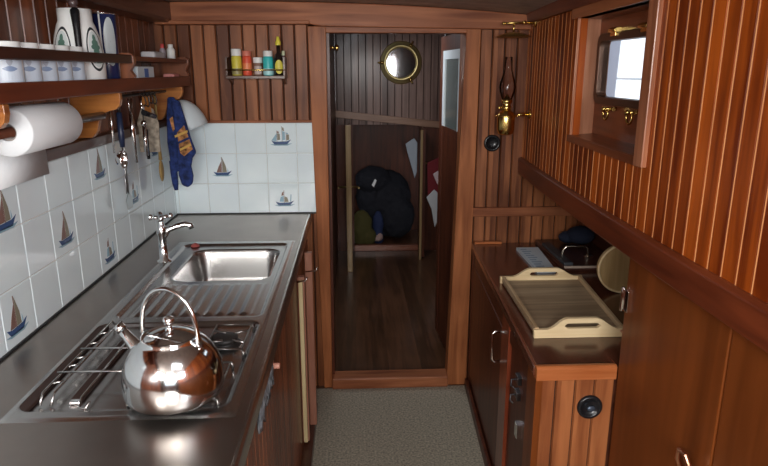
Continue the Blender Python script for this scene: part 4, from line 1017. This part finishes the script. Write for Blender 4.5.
# low doors of the locker standing open towards the camera
ld = thing('locker_door', 'narrow half-height door standing open at the left of the passage', 'door', (-.05, YP, 0))
pw = wood('door_edge_wood', (.20, .12, .05), (.36, .24, .12), 'Z', rough=.4)
build('leaf', MB().box(-.062, -.034, 4.86, YP - .022, .02, 1.19), wood_darkz, ld)
build('edge', MB().box(-.065, -.022, 4.835, 4.858, .0, 1.19), pw, ld, .003)
build('lever', MB().cyl((-.12, 4.87, .70), (.03, 4.87, .70), .008).tube([(-.12, 4.87, .70), (-.125, 4.82, .70)], .007).tube([(.03, 4.87, .70), (.035, 4.82, .70)], .007), oldbrass, ld)
rd2 = thing('locker_door', 'half-height door with brass latch at the right of the passage', 'door', (.6, YP, 0))
build('leaf', MB().box(.575, .60, YP - .28, YP - .022, .02, 1.12), wood_darkz, rd2)
build('edge', MB().box(.553, .575, YP - .30, YP - .281, .0, 1.12), pw, rd2, .003)
build('lever', MB().cyl((.60, YP - .28, .84), (.70, YP - .28, .84), .008), oldbrass, rd2)
# glazed door leaf folded back along the passage
gd = thing('glazed_door', 'open dark door with glass panel and painted bright reflection, right side of the doorway', 'door', (.51, 3.02, .05))
def leafbox(y0, y1, z0, z1, t0, t1):
    f = lambda y: .522 - .062 * (y - 3.02)
    return MB().hexa([(f(y0) + t0, y0, z0), (f(y0) + t1, y0, z0), (f(y1) + t1, y1, z0), (f(y1) + t0, y1, z0), (f(y0) + t0, y0, z1), (f(y0) + t1, y0, z1), (f(y1) + t1, y1, z1), (f(y1) + t0, y1, z1)])
build('stile', leafbox(3.02, 3.10, .05, 1.775, 0, .03), wood_trimv, gd, .002)
build('stile', leafbox(3.50, 3.56, .05, 1.775, 0, .03), wood_darkz, gd, .002)
build('rail', leafbox(3.10, 3.50, 1.70, 1.775, 0, .03), wood_darkz, gd, .002)
build('lower_panel', leafbox(3.10, 3.50, .05, 1.30, .003, .027), wood_darkz, gd)
wf = plain('reflection_white', (.80, .86, .90), .3)  # white strips put the bright reflection on the door into colour
mb = leafbox(3.10, 3.50, 1.655, 1.70, .001, .029); m2 = leafbox(3.455, 3.50, 1.30, 1.655, .001, .029); m3 = leafbox(3.10, 3.125, 1.30, 1.655, .001, .029)
mb.add(m2.v, m2.f); mb.add(m3.v, m3.f); gf = build('reflection_strips', mb, wf, gd)
build('glass_panel', leafbox(3.125, 3.455, 1.30, 1.655, .006, .012), plain('grey_green_glass', (.20, .24, .23), .15, coat=1), gf)

# clutter in the locker and at its right
def lump(name, label, cat, parts_, mat, bump=.6):
    mb = MB()
    for c, r, sc in parts_: mb.ball(c, r, 20, sc)
    o = build(name, mb, mat); tag(o, label, cat)
    d = o.modifiers.new('rm', 'REMESH'); d.mode = 'VOXEL'; d.voxel_size = .012
    tx = bpy.data.textures.new(name, 'CLOUDS'); tx.noise_scale = .08
    d = o.modifiers.new('dp', 'DISPLACE'); d.texture = tx; d.strength = .03; d.mid_level = .5
    s_ = o.modifiers.new('sm', 'SMOOTH'); s_.iterations = 2
    return o
lump('jacket', 'black jacket heaped inside the low locker', 'jacket', [((.28, 5.86, .42), .27, (1.0, .7, 1.0)), ((.18, 5.78, .60), .16, (1.1, .8, .8)), ((.40, 5.78, .25), .17, (1, .8, 1.3)), ((.32, 5.86, .14), .14, (1.4, .9, .8))], plain('black_cloth', (.012, .012, .018), .85))
lump('sack', 'olive green sack on the locker floor, left side', 'sack', [((.06, 5.52, .20), .10, (1.0, .7, 1.7)), ((.09, 5.52, .12), .10, (1.1, .7, 1.0))], plain('olive_cloth', (.07, .06, .015), .9))
lump('blue_bag', 'dark blue bag squeezed beside the olive sack', 'bag', [((.215, 5.56, .22), .05, (1.0, .7, 2.6)), ((.215, 5.56, .10), .05, (1.0, .8, 1.6))], plain('bag_blue', (.015, .025, .08), .8))
o = build('jacket_glint', MB().prism([(.155, .600), (.175, .580), (.200, .640), (.185, .655)], 5.50, 5.504, 'Y'), plain('glint_white', (.95, .95, .95), .4)); tag(o, 'small white glint on the black jacket, painted as a flat patch', 'glint')  # white glint on the jacket, added as a flat pale patch
lump('shoe', 'pale pinkish shoe on the locker sill', 'shoe', [((.19, 5.53, .095), .035, (1.9, .9, .8)), ((.23, 5.53, .115), .025, (1.0, .8, 1.2))], plain('pale_leather', (.38, .25, .22), .7))
def cloth(name, label, cat, pts, y, mat):
    mb = MB(); mb.prism(pts, y, y + .02, 'Y'); o = build(name, mb, mat, bev=.006); return tag(o, label, cat)
cloth('hanging_cloth', 'grey-white cloth hanging at the right edge of the locker opening', 'cloth', [(.455, .97), (.53, 1.02), (.56, .98), (.56, .72), (.54, .66), (.50, .80), (.47, .90)], 5.47, plain('cloth_bluegrey', (.40, .44, .50), .9, bump=.7, nscale=25))
cloth('white_cloth', 'white cloth bundled low on the right of the passage', 'cloth', [(.605, .56), (.67, .63), (.70, .60), (.70, .34), (.68, .30), (.65, .46)], 5.10, plain('cloth_white', (.55, .55, .56), .9, bump=.7, nscale=25))
cloth('red_blanket', 'dark red blanket hanging behind the white cloth', 'blanket', [(.61, .85), (.72, .90), (.74, .60), (.62, .55)], 5.13, plain('cloth_red', (.16, .015, .02), .9, bump=.7, nscale=25))
cloth('pink_paper', 'small pinkish paper scrap above the white cloth', 'paper', [(.655, .76), (.70, .79), (.71, .66), (.69, .68)], 5.09, plain('paper_pink', (.60, .45, .46), .8))
